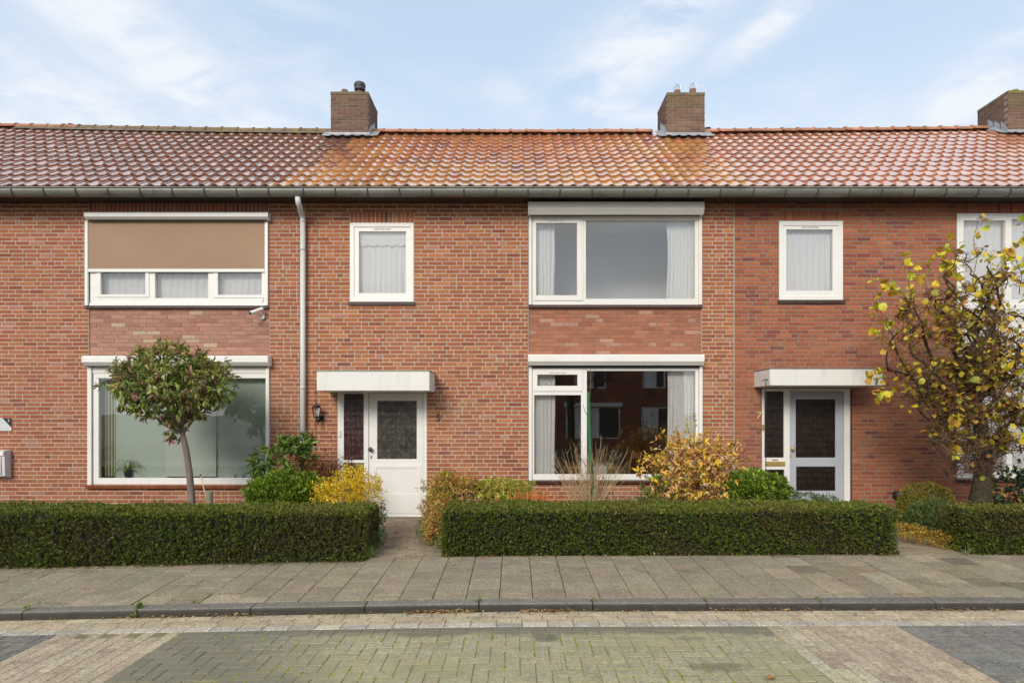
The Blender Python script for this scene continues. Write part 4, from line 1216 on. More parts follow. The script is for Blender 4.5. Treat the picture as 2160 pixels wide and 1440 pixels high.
# mortar bedding under the old ridge
mb = MB()
x = -9.9
while x < -3.7:
    p = roofpt(x, RLEN - .03); mb.add([(x, p[1] - .09, p[2] - .02), (x + .21, p[1] - .09, p[2] - .02), (x + .21, p[1] - .02, p[2] + .07), (x, p[1] - .02, p[2] + .07)], [(0, 1, 2, 3)]); x += .2
mb.obj("ridge_mortar", MT['chimtop'], H3)

# gutter along each house
GY, GZ, GR = -.375, 4.965, .078
for hi, (h, a, b) in enumerate(zip(HOUSES, H_EDGES[:-1], H_EDGES[1:])):
    mb = MB(); n = 12; vs = []; fs = []
    ring = [(GY - GR * math.cos(math.pi * q / n), GZ - .01 - GR * 1.35 * math.sin(math.pi * q / n)) for q in range(n + 1)]
    ring2 = [(GY - (GR - .004) * math.cos(math.pi * q / n), GZ - .01 - (GR - .004) * 1.35 * math.sin(math.pi * q / n)) for q in range(n + 1)]
    full = ring + ring2[::-1]
    for x in (a, b):
        for y, z in full: vs.append((x, y, z))
    m_ = len(full)
    for q in range(m_): fs.append((q, (q + 1) % m_, m_ + (q + 1) % m_, m_ + q))
    mb.add(vs, fs); g = mb.obj("gutter", MT['zinc'], h, smooth=True)
    mb = MB(); mb.tube([(a, GY - GR - .004, GZ - .002), (b, GY - GR - .004, GZ - .002)], .011, 8); mb.obj("bead", MT['zinc'], g, smooth=True)
    x = a + .13
    while x < b:
        mb = MB(); pts = [(x, GY - (GR + .004) * math.cos(math.pi * q / 10), GZ - .01 - (GR + .004) * 1.35 * math.sin(math.pi * q / 10)) for q in range(11)]
        mb.tube(pts, .012, 5); mb.obj("gutter_bracket", MT['zincdark'], g)
        x += .475
    for x in ((a + 1.9), (a + 4.6)):
        mb = MB(); pts = [(x, GY - (GR + .001) * math.cos(math.pi * q / 10), GZ - .01 - (GR + .001) * 1.35 * math.sin(math.pi * q / 10)) for q in range(11)]
        mb.tube(pts, .003, 4); mb.obj("seam", MT['zincdark'], g)

# drainpipe between the left and the middle house
dp = thing("drainpipe", "light grey drainpipe running down the wall between left and middle house", "drainpipe", (wx(642), -.07, 0))
xg = (629 - CX) / 141.3
p0, p1, p2 = (xg, GY, GZ - .12), (xg + .004, GY + .01, GZ - .20), (wx(642) * 1.0, -.075, 4.64)
mb = MB(); mb.tube([p0, p1, (xg + .01, GY + .05, GZ - .235), (wx(641), -.13, 4.70), p2, (wx(642), -.07, 4.57)], .041, 14); mb.obj("elbow", MT['pipe'], dp, smooth=True)
mb = MB(); mb.tube([(wx(642), -.07, 4.60), (wx(642), -.07, -.02)], .040, 16); mb.obj("pipe", MT['pipe'], dp, smooth=True)
for z in (4.60, 4.17, 2.04, 1.19):
    mb = MB(); mb.tube([(wx(642), -.07, z), (wx(642), -.07, z - .035)], .0445, 16); mb.obj("collar", MT['pipe'], dp, smooth=True)

# ------------------------------------------------------------------ chimneys
def chimney(h, xc, yf, w, dep, ztop, seed):
    x0, x1 = xc - w / 2, xc + w / 2
    zb = EZ + (yf - EY) * TAN + sag(xc) * .8 - .05
    mb = MB(); mb.box(x0 + .006, x1 - .006, yf + .006, yf + dep - .006, zb - .5, ztop - .065)
    ch = mb.obj("chimney", MT['mortar_dark'], h); pl = WL[ch.name]
    n = int((ztop - .062 - zb) / BH) + 1
    stuff = MB(); cnt = 0
    for r in range(n):
        z = ztop - .062 - (r + .5) * BH
        # front
        x = x0; first = True; off = .11 if r % 2 else .22
        while x < x1 - .01:
            l = off if first else .22
            if x1 - (x + l) < .06: l = x1 - x
            col = jc(pcol(PALC), .05)
            if r < 4 and xc > -1: col = tuple(a * .6 + b * .4 for a, b in zip(col, (.16, .14, .05)))
            mesh = brick_mesh(l - .011, BH - .010, (r + seed) % 3)
            o = bpy.data.objects.new("brick", mesh); COL.objects.link(o); o.parent = ch
            o.location = (x + l / 2 - pl[0], yf + R.uniform(-.002, .003) - pl[1], z - pl[2]); o.color = (*col, 1)
            x += l; first = False
        # sides and rear, seen edge-on
        y = yf + .0 + (.0 if r % 2 else .1)
        while y < yf + dep - .02:
            l = min(.21, yf + dep - y)
            for side in (-1, 1):
                vs, fs = brick_tmpl(l - .012, BH - .011, int(y * 100) + r)
                X = x0 if side < 0 else x1
                vs = [((X + (vy if side < 0 else -vy)), y + l / 2 - (vx if side < 0 else -vx), z + vz) for vx, vy, vz in vs]
                stuff.add(vs, fs, pcol(PALC))
            y += .21
    stuff.obj("side_brickwork", MT['brick_a'], ch, kind="stuff")
    mb = MB(); mb.box(x0 - .004, x1 + .004, yf - .004, yf + dep + .004, ztop - .063, ztop); mb.obj("cap", MT['chimtop'], ch, bevel=.008)
    # lead flashing: apron in front, stepped pieces at the sides
    zf = EZ + (yf - EY) * TAN + sag(xc) * .8
    mb = MB(); xs = np.linspace(x0 - .03, x1 + .03, 28); vs = []; fs = []
    for x in xs:
        wv = tile_profile(((x + 16.6) / TW) % 1) * .8
        vs += [(x, yf - .006, zf + .11), (x, yf - .012, zf + .065), (x, yf - .11, zf - .02 + wv + .035 - .0), (x, yf - .13, zf - .045 + wv + .045)]
    for i in range(len(xs) - 1):
        for q in range(3): fs.append((i * 4 + q, i * 4 + q + 1, (i + 1) * 4 + q + 1, (i + 1) * 4 + q))
    mb.add(vs, fs); mb.obj("lead_apron", MT['lead'], ch, smooth=True)
    for side in (-1, 1):
        X = x0 - .006 if side < 0 else x1 + .006
        for st in (0, 1, 2):
            ya = yf + .00 + st * .17; yb = ya + .17; za = zf + (ya - yf) * TAN
            mb = MB(); mb.add([(X, ya, za - .02), (X, yb, za + .1), (X, yb - .01, za + .34 - .02 * st), (X, ya + .02, za + .18), (X + side * .006, ya, za - .02), (X + side * .006, yb, za + .1), (X + side * .006, yb - .01, za + .34 - .02 * st), (X + side * .006, ya + .02, za + .18)],
                              [(0, 1, 2, 3), (7, 6, 5, 4), (0, 4, 5, 1), (1, 5, 6, 2), (2, 6, 7, 3), (3, 7, 4, 0)])
            mb.obj("lead_step", MT['lead'], ch)
        mb = MB(); mb.add([(X, yf - .05, zf + .02), (X + side * .17, yf - .03, zf + .045), (X + side * .17, yf + .3, zf + .045 + .33 * TAN), (X, yf + .3, zf + .06 + .33 * TAN)], [(0, 1, 2, 3)]); mb.obj("lead_soaker", MT['lead'], ch)
    return ch
CH1 = chimney(H3, CHX[0], 2.40, .735, .80, 7.865, 1)
CH2 = chimney(H5, CHX[1], 2.40, .735, .80, 7.85, 2)
CH3 = chimney(H7, CHX[2], 2.40, .735, .80, 7.89, 3)
# cowls and flue pots
p = at(759, 193, 2.56)
mb = MB(); mb.lathe((p[0], 2.56, 7.86), [(.068, 0), (.064, .15)], 16); mb.obj("flue_pot", MT['terracotta'], CH1, smooth=True)
mb = MB(); mb.lathe((p[0], 2.56, 7.955), [(.085, 0), (.105, .015), (.105, .075), (.112, .08), (.112, .125), (.10, .15), (.05, .16)], 20); mb.obj("cowl", MT['cowl'], CH1, smooth=False)
p = at(727, 193, 2.56); mb = MB(); mb.lathe((p[0], 2.56, 7.855), [(.065, 0), (.062, .115), (.03, .13)], 16); mb.obj("flue_pot", MT['terracotta'], CH1, smooth=True)
for px, zz in ((1428.5, .03), (1461, .055)):
    p = at(px, 195, 2.56); mb = MB(); mb.lathe((p[0], 2.56, 7.84), [(.066, 0), (.064, zz + .09)], 14); mb.obj("flue_pot", MT['terracotta'], CH2, smooth=True)
    c = Vector((p[0], 2.56, 7.85 + zz + .125)); mb = MB()
    for k in range(10):
        a = math.pi * 2 * k / 10
        pts = [c + Vector((.072 * math.cos(a) * math.sin(t), .072 * math.sin(a) * math.sin(t), .078 * math.cos(t))) for t in np.linspace(0.02, 2.45, 9)]
        mb.tube(pts, .0028, 4)
    mb.tube([c + Vector((.074 * math.cos(a), .074 * math.sin(a), 0)) for a in np.linspace(0, 2 * math.pi, 18)], .0028, 4)
    mb.obj("wire_cowl", MT['steel'], CH2)
p = at(2138, 190, 2.5); mb = MB(); mb.lathe((p[0], 2.5, 7.89), [(.085, 0), (.08, .035), (.03, .05)], 16); mb.obj("flue_pot", MT['chimtop'], CH3, smooth=True)
# roof vents behind the ridge
def roof_vent(h, px, py, r):
    y = RYY + .25; p = at(px, py, y); mb = MB()
    mb.lathe((p[0], y, p[2] - .30), [(r * .6, 0), (r * .6, .22), (r * .55, .24), (r * 1.0, .26), (r * 1.05, .29), (r * .5, .305)], 14); mb.obj("roof_vent", MT['cowl'], h, smooth=False)
roof_vent(H3, 150.5, 262, .06); roof_vent(H7, 1492.5, 270, .065)

# ------------------------------------------------------------------ wall fittings
def text(name, s, loc, size, mat, parent=None, ext=.004, align='CENTER', shear=0, bold=0):
    c = bpy.data.curves.new(name, 'FONT'); c.body = s; c.size = size; c.extrude = ext; c.align_x = align; c.align_y = 'CENTER'; c.shear = shear
    c.offset = bold; tmp = bpy.data.objects.new("tmp", c); me = bpy.data.meshes.new_from_object(tmp); bpy.data.objects.remove(tmp); bpy.data.curves.remove(c)
    me.materials.clear(); me.materials.append(mat); o = link(name, me, parent, loc); o.rotation_euler = (rad(90), 0, 0); return o
t5 = text("house_number", "5", (wx(924.5), -.008, wz(881)), .155, MT['bronze_light'], ext=.008, bold=.002); tag(t5, "dark bronze number 5 screwed to the bricks right of the white door", "house number")
t7 = text("house_number", "7", (wx(1599), -.008, wz(877)), .155, MT['gold'], ext=.008, shear=.15, bold=.003); tag(t7, "brass number 7 on the bricks left of the grey-blue door", "house number")
# doorbell of number 7
b7 = MB(); b7.lathe((0, 0, 0), [(.015, 0), (.015, .008), (.008, .014)], 14)
mb = MB(); mb.box(wx(1607.2), wx(1611.2), -.014, -.002, wz(907), wz(895)); db = tag(mb.obj("doorbell", MT['brass'], None, bevel=.003), "small brass doorbell plate on the frame beside number 7", "doorbell")
for zz in (wz(898.5), wz(903.5)):
    mb = MB(); mb.tube([(wx(1609.2), -.0145, zz), (wx(1609.2), -.019, zz)], .007, 10); mb.obj("button", MT['bronze'], db)
# plate with the number 3
sp = thing("house_sign", "white and black number 3 name plate at the left edge of the wall", "sign", (wx(-5), 0, wz(895)))
zt, zb_ = wz(881.5), wz(908.5); xl, xr = wx(-42), wx(25.5)
mb = MB(); mb.box(xl, xr, -.012, -.002, zb_, zt); mb.obj("plate", MT['plate'], sp, bevel=.002)
mb = MB(); yy = -.0135; mb.add([(wx(6.5), yy, zt - .001), (xr - .001, yy, zt - .001), (xr - .001, yy, zb_ + .052), (wx(6.5), yy + .001, zt - .001), (xr - .001, yy + .001, zt - .001), (xr - .001, yy + .001, zb_ + .052)], [(0, 2, 1), (3, 4, 5), (0, 1, 4, 3), (1, 2, 5, 4), (2, 0, 3, 5)]); mb.obj("black_corner", MT['black'], sp)
n3 = text("numeral", "3", (wx(19.3), -.0142, wz(887)), .062, MT['white'], sp, .0006)
mb = MB()
for (a, b, c) in ((-8, 6, 886), (2, 9, 891), (-12, 0, 899), (12, 20, 903.5), (-6, 4, 905)):
    mb.box(wx(a), wx(b), -.0128, -.0121, wz(c), wz(c) + .005)
mb.obj("faint_print", MT['grey_line'], sp)
# mailbox
mbx = thing("mailbox", "white metal mailbox with sloping lid at the left edge of the picture", "mailbox", (wx(-8), -.07, wz(1008)))
x0, x1, z0, z1 = wx(-38), wx(24.5), wz(1008), wz(948)
mb = MB(); prof = [(-.002, z0), (-.125, z0 + .045), (-.135, z1 - .01), (-.002, z1)]
vs = [(x, y, z) for x in (x0, x1) for y, z in prof]; mb.add(vs, [(0, 1, 2, 3), (7, 6, 5, 4), (0, 4, 5, 1), (1, 5, 6, 2), (2, 6, 7, 3), (3, 7, 4, 0)]); mb.obj("body", MT['plate'], mbx, bevel=.004)
mb = MB(); mb.box(x0 + .02, x1 - .05, -.147, -.137, z0 + .075, z1 - .095); mb.obj("door", MT['white'], mbx, bevel=.003)
mb = MB(); mb.box(x0, x1 - .005, -.150, -.137, z1 - .085, z1 - .012); mb.obj("flap", MT['white'], mbx, bevel=.003)
# wall lantern
X, Z = wx(673.5), wz(872)
wl_ = thing("wall_lantern", "black carriage lantern on the wall left of the number 5 door", "lantern", (X, -.1, Z))
c = (X, -.14)
mb = MB()
def hexring(mb, prof, n=6):
    mb.lathe((c[0], c[1], Z), prof, n)
hexring(mb, [(.075, .085), (.078, .09), (.045, .125), (.018, .135), (.012, .15), (.014, .158), (.004, .175)]); mb.obj("cap", MT['black'], wl_)
mb = MB()
for k in range(6):
    a = 2 * math.pi * k / 6
    mb.tube([(c[0] + .066 * math.cos(a), c[1] + .066 * math.sin(a), Z + .085), (c[0] + .046 * math.cos(a), c[1] + .046 * math.sin(a), Z - .04)], .004, 4)
mb.obj("cage", MT['black'], wl_)
mb = MB(); hexring(mb, [(.060, .084), (.041, -.038)]); mb.obj("glass", MT['glass'], wl_)
mb = MB(); mb.lathe((c[0], c[1], Z), [(.012, -.035), (.02, -.0), (.027, .03), (.02, .055), (.006, .065)], 12); mb.obj("bulb", MT['bulb'], wl_, smooth=True)
mb = MB(); hexring(mb, [(.02, -.075), (.05, -.045), (.048, -.038)]); mb.obj("base", MT['black'], wl_)
mb = MB(); mb.tube([(X, -.14, Z - .07), (X + .01, -.13, Z - .11), (X + .02, -.08, Z - .12), (X + .03, -.03, Z - .07)], [.014, .02, .018, .014], 8); mb.obj("arm", MT['black'], wl_, smooth=True)
mb = MB(); mb.tube([(X + .035, -.004, Z - .065), (X + .035, -.022, Z - .065)], .036, 16); mb.obj("wall_plate", MT['black'], wl_)
mb = MB(); mb.lathe((X + .012, -.125, Z - .165), [(.008, 0), (.018, .012), (.02, .03), (.01, .05)], 12); mb.obj("motion_sensor", MT['black'], wl_, smooth=True)
mb = MB(); mb.lathe((X + .012, -.140, Z - .146), [(.004, -.006), (.010, 0), (.004, .008)], 10); mb.obj("sensor_lens", MT['white'], wl_, smooth=True)
# security camera
cc = thing("security_camera", "small white security camera under the sill of the screened upper window", "camera", (wx(556), -.02, wz(668)))
mb = MB(); mb.tube([(wx(554.5), -.002, wz(668.5)), (wx(554.5), -.03, wz(668.5))], .036, 16); mb.obj("base", MT['white'], cc)
mb = MB(); mb.tube([(wx(554.5), -.03, wz(668.5)), (wx(551), -.07, wz(664)), (wx(548.5), -.09, wz(661))], .010, 8); mb.obj("bracket", MT['steel'], cc)
mb = MB(); mb.tube([(wx(558), -.07, wz(652.5)), (wx(539.5), -.19, wz(664))], [.027, .027], 14); mb.obj("body", MT['white'], cc, smooth=False)
mb = MB(); mb.tube([(wx(539.6), -.1895, wz(664)), (wx(537.8), -.198, wz(665))], [.024, .024], 14); mb.obj("lens_hood", MT['black'], cc)
mb = MB(); mb.tube([(wx(554), -.004, wz(667)), (wx(553), -.012, wz(640)), (wx(556), -.01, wz(630))], .003, 5); mb.obj("cable", MT['black'], cc)
# rain chains
def chain(name, label, px, yb, z0, z1, hook=None):
    x = px; t = thing(name, label, "chain", (x, yb, z1)); mb = MB(); z = z0; k = 0
    while z > z1:
        a = .009
        pts = []
        for q in range(9):
            an = 2 * math.pi * q / 8
            dx = a * math.cos(an); dz = .017 * math.sin(an)
            pts.append((x + (dx if k % 2 else 0), yb + (0 if k % 2 else dx), z - .017 + dz))
        mb.tube(pts, .0028, 4, cap=False); z -= .027; k += 1
    mb.obj("links", MT['chain'], t)
    if hook:
        mb = MB(); mb.tube(hook, .007, 6); mb.obj("hook", MT['black'], t)
xa = C5[0] + .03
chain("rain_chain", "thin rusty rain chain hanging from the left corner of the white door's canopy", (664.5 - CX) / 144.0, -.50, 2.06, .1, [((664.5 - CX) / 144.0, -.50, 2.08), ((664.5 - CX) / 144.0 - .01, -.5, 2.10), ((664.5 - CX) / 144.0 + .04, -.5, 2.10)])
xb = (1614.5 - CX) / 145.5
chain("rain_chain", "dark rain chain hanging in front of the narrow side light beside door 7", xb, -.64, 2.10, .05, [(xb - .03, -.605, 2.10), (xb - .02, -.66, 2.115), (xb + .02, -.66, 2.115), (xb + .03, -.605, 2.10)])

# ------------------------------------------------------------------ inside the windows
def spider_plant(px, py, y, label):
    p = at(px, py, y); base = p[2]
    t = thing("spider_plant", label, "house plant", (p[0], y, base))
    mb = MB(); mb.lathe((p[0], y, base), [(.045, 0), (.062, .10), (.066, .105), (.060, .11)], 16); mb.obj("pot", MT['pot'], t, smooth=False)
    mb = MB(); n = 42
    for k in range(n):
        a = R.uniform(0, 2 * math.pi); ln = R.uniform(.15, .36); up = R.uniform(.04, .20); wdt = .007
        pts = [Vector((p[0] + math.cos(a) * ln * q, y + math.sin(a) * min(ln, .09) * q, base + .1 + up * math.sin(q * 2.2) * 1.2 - .16 * q * q * (ln / .3))) for q in np.linspace(0, 1, 7)]
        side = Vector((-math.sin(a), math.cos(a), .3)).normalized() * wdt
        vs = []
        for i, q in enumerate(pts):
            s_ = side * (1 - (i / 6) ** 2 * .9); vs += [tuple(q - s_), tuple(q + s_)]
        mb.add(vs, [(2 * i, 2 * i + 2, 2 * i + 3, 2 * i + 1) for i in range(6)], jc(R.choice([(.30, .38, .09), (.22, .32, .07), (.42, .46, .20)])))
    mb.obj("foliage", MT['leaf_a'], t, kind="stuff")
spider_plant(270, 1006, .10, "light green spider plant in a dark pot on the sill of the green-blind window")
for k, px in enumerate((492, 509, 527)):
    p = at(px, 1008, .095); mb = MB()
    zb0 = p[2]; x = p[0]
    mb.lathe((x, .095, zb0), [(.034, 0), (.034, .012), (.028, .02), (.022, .05), (.010, .066), (.004, .076)], 14)
    o = mb.obj("ornament", MT['plaque'], None, smooth=False)
    tag(o, ["small white ceramic ornament, leftmost of three on the sill of the green-blind window", "small white ceramic ornament in the middle of the three on the sill", "small white ceramic ornament nearest the drainpipe, right of its two twins"][k], "ornament", "white sill ornaments")
# dining chairs and table
def chair(x, y, rz, label):
    t = thing("dining_chair", label, "chair", (x, y, 0), "wooden dining chairs behind the living room window")
    M = Matrix.Translation((x, y, 0)) @ Matrix.Rotation(rz, 4, 'Z')
    def tr(p): return tuple(M @ Vector(p))
    def bar(pts, r, name): mb = MB(); mb.tube([tr(p) for p in pts], r, 6); mb.obj(name, MT['wood'], t)
    mb = MB(); mb.box(-.21, .21, -.2, .2, .43, .46); mb.v = [tr(v) for v in mb.v]; mb.obj("seat", MT['wood'], t, bevel=.008)
    for sx in (-.18, .18):
        bar([(sx, -.17, 0), (sx, -.17, .43)], .018, "leg"); bar([(sx, .19, 0), (sx, .19, .45), (sx, .22, .75), (sx, .28, .98)], .019, "leg")
    mb = MB(); mb.box(-.19, .19, .255, .275, .86, .96); mb.v = [tr(v) for v in mb.v]; mb.obj("backrest", MT['wood'], t, bevel=.006)
    mb = MB(); mb.box(-.17, .17, .222, .238, .66, .71); mb.v = [tr(v) for v in mb.v]; mb.obj("back_slat", MT['wood'], t, bevel=.004)
chair(wx(1186) * 1.08, .82, rad(80), "wooden dining chair facing the table, seen left of the window post")
chair(wx(1312) * 1.08, .80, rad(-78), "wooden dining chair seen through the glass right of the green stake")
tb = thing("dining_table", "wooden dining table with a white cloth between the two dining chairs", "table", (wx(1250) * 1.08, .95, 0))
X = wx(1250) * 1.08
mb = MB(); mb.box(X - .42, X + .42, .55, 1.4, .72, .75); mb.obj("tabletop", MT['wood'], tb, bevel=.006)
for sx in (-.37, .37):
    for yy in (.60, 1.35): mb = MB(); mb.box(X + sx - .025, X + sx + .025, yy - .025, yy + .025, 0, .72); mb.obj("leg", MT['wood'], tb)
mb = MB(); mb.box(X - .02, X + .20, .545, 1.0, .752, .757); mb.box(X - .02, X + .20, .538, .544, .60, .757); tag(mb.obj("tablecloth", MT['net'], None), "small white cloth hanging over the edge of the dining table", "cloth")

# ------------------------------------------------------------------ planting
def hedge(label, x0, x1, y0, y1, z1, seed, dens=2300, brown=None):
    zb = min(gz(x0), gz(x1)) + .0
    t = thing("hedge", label, "hedge", ((x0 + x1) / 2, (y0 + y1) / 2, zb), "clipped yew hedges along the footpath")
    rs = np.random.RandomState(seed)
    def surf_off(p): return .030 * mnoise.noise(Vector((p[0] * 2.2, p[1] * 2.2, p[2] * 3.0 + seed))) + .018 * mnoise.noise(Vector((p[0] * 9, p[1] * 9, p[2] * 9)))
    # core
    e = .055
    mb = MB(); mb.box(x0 + e, x1 - e, y0 + e, y1 - e, zb + .02, z1 - e); mb.obj("branches", MT['soffw'], t)
    faces = [((x0, y0, None), (x1 - x0, 0, 1), 'f'), ]
    P = []; Nn = []
    H = z1 - zb
    def add(n, gen, nv):
        for _ in range(n):
            p = gen(); P.append(p); Nn.append(nv)
    add(int((x1 - x0) * H * dens), lambda: (rs.uniform(x0, x1), y0, zb + H * rs.uniform(0.0, 1)), (0, -1, 0))
    add(int((x1 - x0) * (y1 - y0) * dens), lambda: (rs.uniform(x0, x1), rs.uniform(y0, y1), z1), (0, 0, 1))
    for X, nx in ((x0, -1), (x1, 1)):
        if -8.2 < X < 8.2: add(int((y1 - y0) * H * dens), lambda: (X, rs.uniform(y0, y1), zb + H * rs.uniform(0, 1)), (nx, 0, 0))
    add(int((x1 - x0) * H * dens * .15), lambda: (rs.uniform(x0, x1), y1, zb + H * rs.uniform(0.3, 1)), (0, 1, 0))
    P = np.array(P); Nn = np.array(Nn, dtype=float)
    # round the arrises and roughen the surface
    ctr = np.array([(x0 + x1) / 2, (y0 + y1) / 2, (zb + z1) / 2])
    rr = .05
    for i in range(len(P)):
        p = P[i]; o = surf_off(p) + rs.uniform(-.035, .006) + (rs.uniform(.012, .05) if rs.rand() < (.05 if Nn[i][2] > .5 else .012) else 0)
        q = p + Nn[i] * o
        # rounding
        for ax, lo, hi in ((0, x0, x1), (1, y0, y1), (2, zb - 9, z1)):
            pass
        dx = min(q[0] - x0, x1 - q[0]); dy = min(q[1] - y0, y1 - q[1]); dz = z1 - q[2]
        ds = sorted([max(dx, 0), max(dy, 0), max(dz, 0)])
        if ds[1] < rr:
            k = (rr - ds[1]) / rr * .022
            q = q - Nn[i] * k * 1.0
            if dz < rr and abs(Nn[i][2]) < .5: q[2] -= k * .5
        P[i] = q
    n = len(P); K = 5
    Pk = np.repeat(P, K, axis=0) + rs.uniform(-.006, .006, (n * K, 3)); Nk = np.repeat(Nn, K, axis=0)
    tw = nrm(np.repeat(rs.normal(size=(n, 3)), K, axis=0) * .55 + Nk * 1.0 + np.array([0, 0, .35]))
    d = nrm(tw + rs.normal(size=(n * K, 3)) * .65)
    X, Y, Z = frames(d, rs.normal(size=(n * K, 3)))
    L = rs.uniform(.018, .036, (n * K, 1)); Wd = L * rs.uniform(.28, .42, (n * K, 1))
    # colour by sprig, brown patches have their own outline
    cols = np.zeros((n, 3))
    pal = [(.10, .145, .018), (.072, .112, .014), (.14, .178, .024), (.19, .21, .034), (.050, .075, .013)]
    for i in range(n):
        c = np.array(pal[rs.choice(5, p=[.34, .26, .2, .08, .12])])
        pv = mnoise.noise(Vector((P[i][0] * 1.1 + seed, P[i][1], P[i][2] * 2.0)))
        kb = .6 * min(1, max(0, (pv - .08) / .3)) * rs.uniform(.3, 1.4); kb = min(kb, .8); c = c * (1 - kb) + np.array([.12, .075, .028]) * kb
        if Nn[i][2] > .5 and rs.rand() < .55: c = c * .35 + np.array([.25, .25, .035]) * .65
        if rs.rand() < .018: c = np.array([.26, .17, .07])
        cols[i] = c * rs.uniform(.75, 1.3)
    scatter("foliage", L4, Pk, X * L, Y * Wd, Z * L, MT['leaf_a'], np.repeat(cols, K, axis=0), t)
    return t
hedge("long clipped hedge on the left, in front of the green-blind window", -9.2, -1.66, -2.78, -2.02, .535, 3)
hedge("clipped hedge in the middle, between the two garden paths", -.81, 4.33, -2.60, -1.86, .535, 5)
hedge("short clipped hedge at the right edge, below the twisted tree", 5.14, 9.0, -2.57, -2.13, .535, 8)

def bush_pts(c, r, n, shell=.55, zmin=0, lump=.18, seed=0):
    """points in a lumpy ellipsoid, denser outside; returns P and outward directions"""
    rs = np.random.RandomState(seed + 11)
    out = []
    dirs = []
    while len(out) < n:
        d = rs.normal(size=3); d /= np.linalg.norm(d)
        k = shell + (1 - shell) * rs.rand() ** .6
        l = 1 + lump * mnoise.noise(Vector((d[0] * 2.3 + seed, d[1] * 2.3, d[2] * 2.3))) * 1.6 + lump * .7 * mnoise.noise(Vector((d[0] * 6 + seed, d[1] * 6, d[2] * 6)))
        p = np.array(c) + d * np.array(r) * k * l
        if p[2] < zmin: continue
        out.append(p); dirs.append(nrm(d / np.array(r)))
    return np.array(out), np.array(dirs)
def clusters(P, Dn, K, spread, L, W, ratio=.3, up=.3, seed=0, off=.01, droop=0.0):
    rs = np.random.RandomState(seed + 77); n = len(P)
    Pk = np.repeat(P, K, axis=0) + rs.normal(size=(n * K, 3)) * off
    d = nrm(np.repeat(Dn, K, axis=0) + rs.normal(size=(n * K, 3)) * spread + np.array([0, 0, up]))
    d[:, 2] -= droop; d = nrm(d)
    u = nrm(np.repeat(Dn, K, axis=0) * .5 + np.array([0, 0, 1]) + rs.normal(size=(n * K, 3)) * .4)
    X, Y, Z = frames(d, u)
    Ls = rs.uniform(L[0], L[1], (n * K, 1)); Ws = Ls * rs.uniform(ratio * .8, ratio * 1.2, (n * K, 1))
    return Pk, X * Ls, Y * Ws, Z * Ls
def stems(base, P, n, r, mat, parent, name="stems", seed=0, wob=.03, parts=False):
    rs = random.Random(seed); mb = MB()
    idx = [rs.randrange(len(P)) for _ in range(n)]
    for i in idx:
        b = Vector(base) + Vector((rs.uniform(-.08, .08), rs.uniform(-.06, .06), 0)); e = Vector(P[i]); pts = []
        for q in range(6):
            t = q / 5; p = b.lerp(e, t); p.z = b.z + (e.z - b.z) * (t ** .85)
            p += Vector((rs.uniform(-wob, wob), rs.uniform(-wob, wob), 0)) * (t * (1 - t) * 4)
            pts.append(p)
        mb.tube(pts, [r * (1 - .75 * q / 5) for q in range(6)], 4, cap=False)
    return mb.obj(name, mat, parent, kind="stuff")
def bush(label, name, cat, ells, ncl, K, L, ratio, pal, tmpl=L4, mat='leaf', spread=.7, up=.3, shell=.5, seed=0, stem=('twig', 14, .006), jit=.22, lump=.18, zmin=0.01, group=None, droop=0, nind=0, core=None):
    c0 = ells[0][0]; t = thing(name, label, cat, (c0[0], c0[1], zmin), group)
    Ps = []; Ds = []
    vol = [e[1][0] * e[1][1] * e[1][2] for e in ells]; tot = sum(v ** .66 for v in vol)
    for k, (c, r) in enumerate(ells):
        p, d = bush_pts(c, r, int(ncl * vol[k] ** .66 / tot), shell, zmin, lump, seed + k); Ps.append(p); Ds.append(d)
    P = np.concatenate(Ps); Dn = np.concatenate(Ds)
    Pk, X, Y, Z = clusters(P, Dn, K, spread, L, None, ratio, up, seed, .012, droop)
    cols = np.repeat(palette(pal, len(P), jit), K, axis=0) * NR.uniform(.8, 1.2, (len(Pk), 1))
    if nind:
        score = Pk[:, 1] - .25 * np.linalg.norm(X, axis=1)      # nearest the street
        order = np.argsort(score); a, b = order[:nind], order[nind:]
        leaf_objs("leaf", leaf_meshes(tmpl, MT[mat + '_o']), Pk[a], X[a], Y[a], Z[a], cols[a], t)
        if len(b): scatter("foliage", tmpl, Pk[b], X[b], Y[b], Z[b], MT[mat + '_a'], cols[b], t, smooth=True)
    else:
        scatter("foliage", tmpl, Pk, X, Y, Z, MT[mat + '_a'], cols, t)
    if stem: stems((c0[0], c0[1], zmin - .02), P, stem[1], stem[2], MT[stem[0]], t, seed=seed)
    if core:
        mb = MB()
        for c, r in ells:
            mb.lathe((c[0], c[1], c[2]), [(max(.01, r[0] * core * math.cos(a)), r[2] * core * math.sin(a)) for a in np.linspace(-1.2, 1.5, 7)], 12)
        mb.obj("branches", MT['soffw'], t)
    return t, P

def E(px, py, y, rx, ry_, rz):     # ellipsoid measured in picture units, real depth
    p = at(px, py, y); k = (D + y) / F
    return (p, (rx * k, ry_, rz * k))

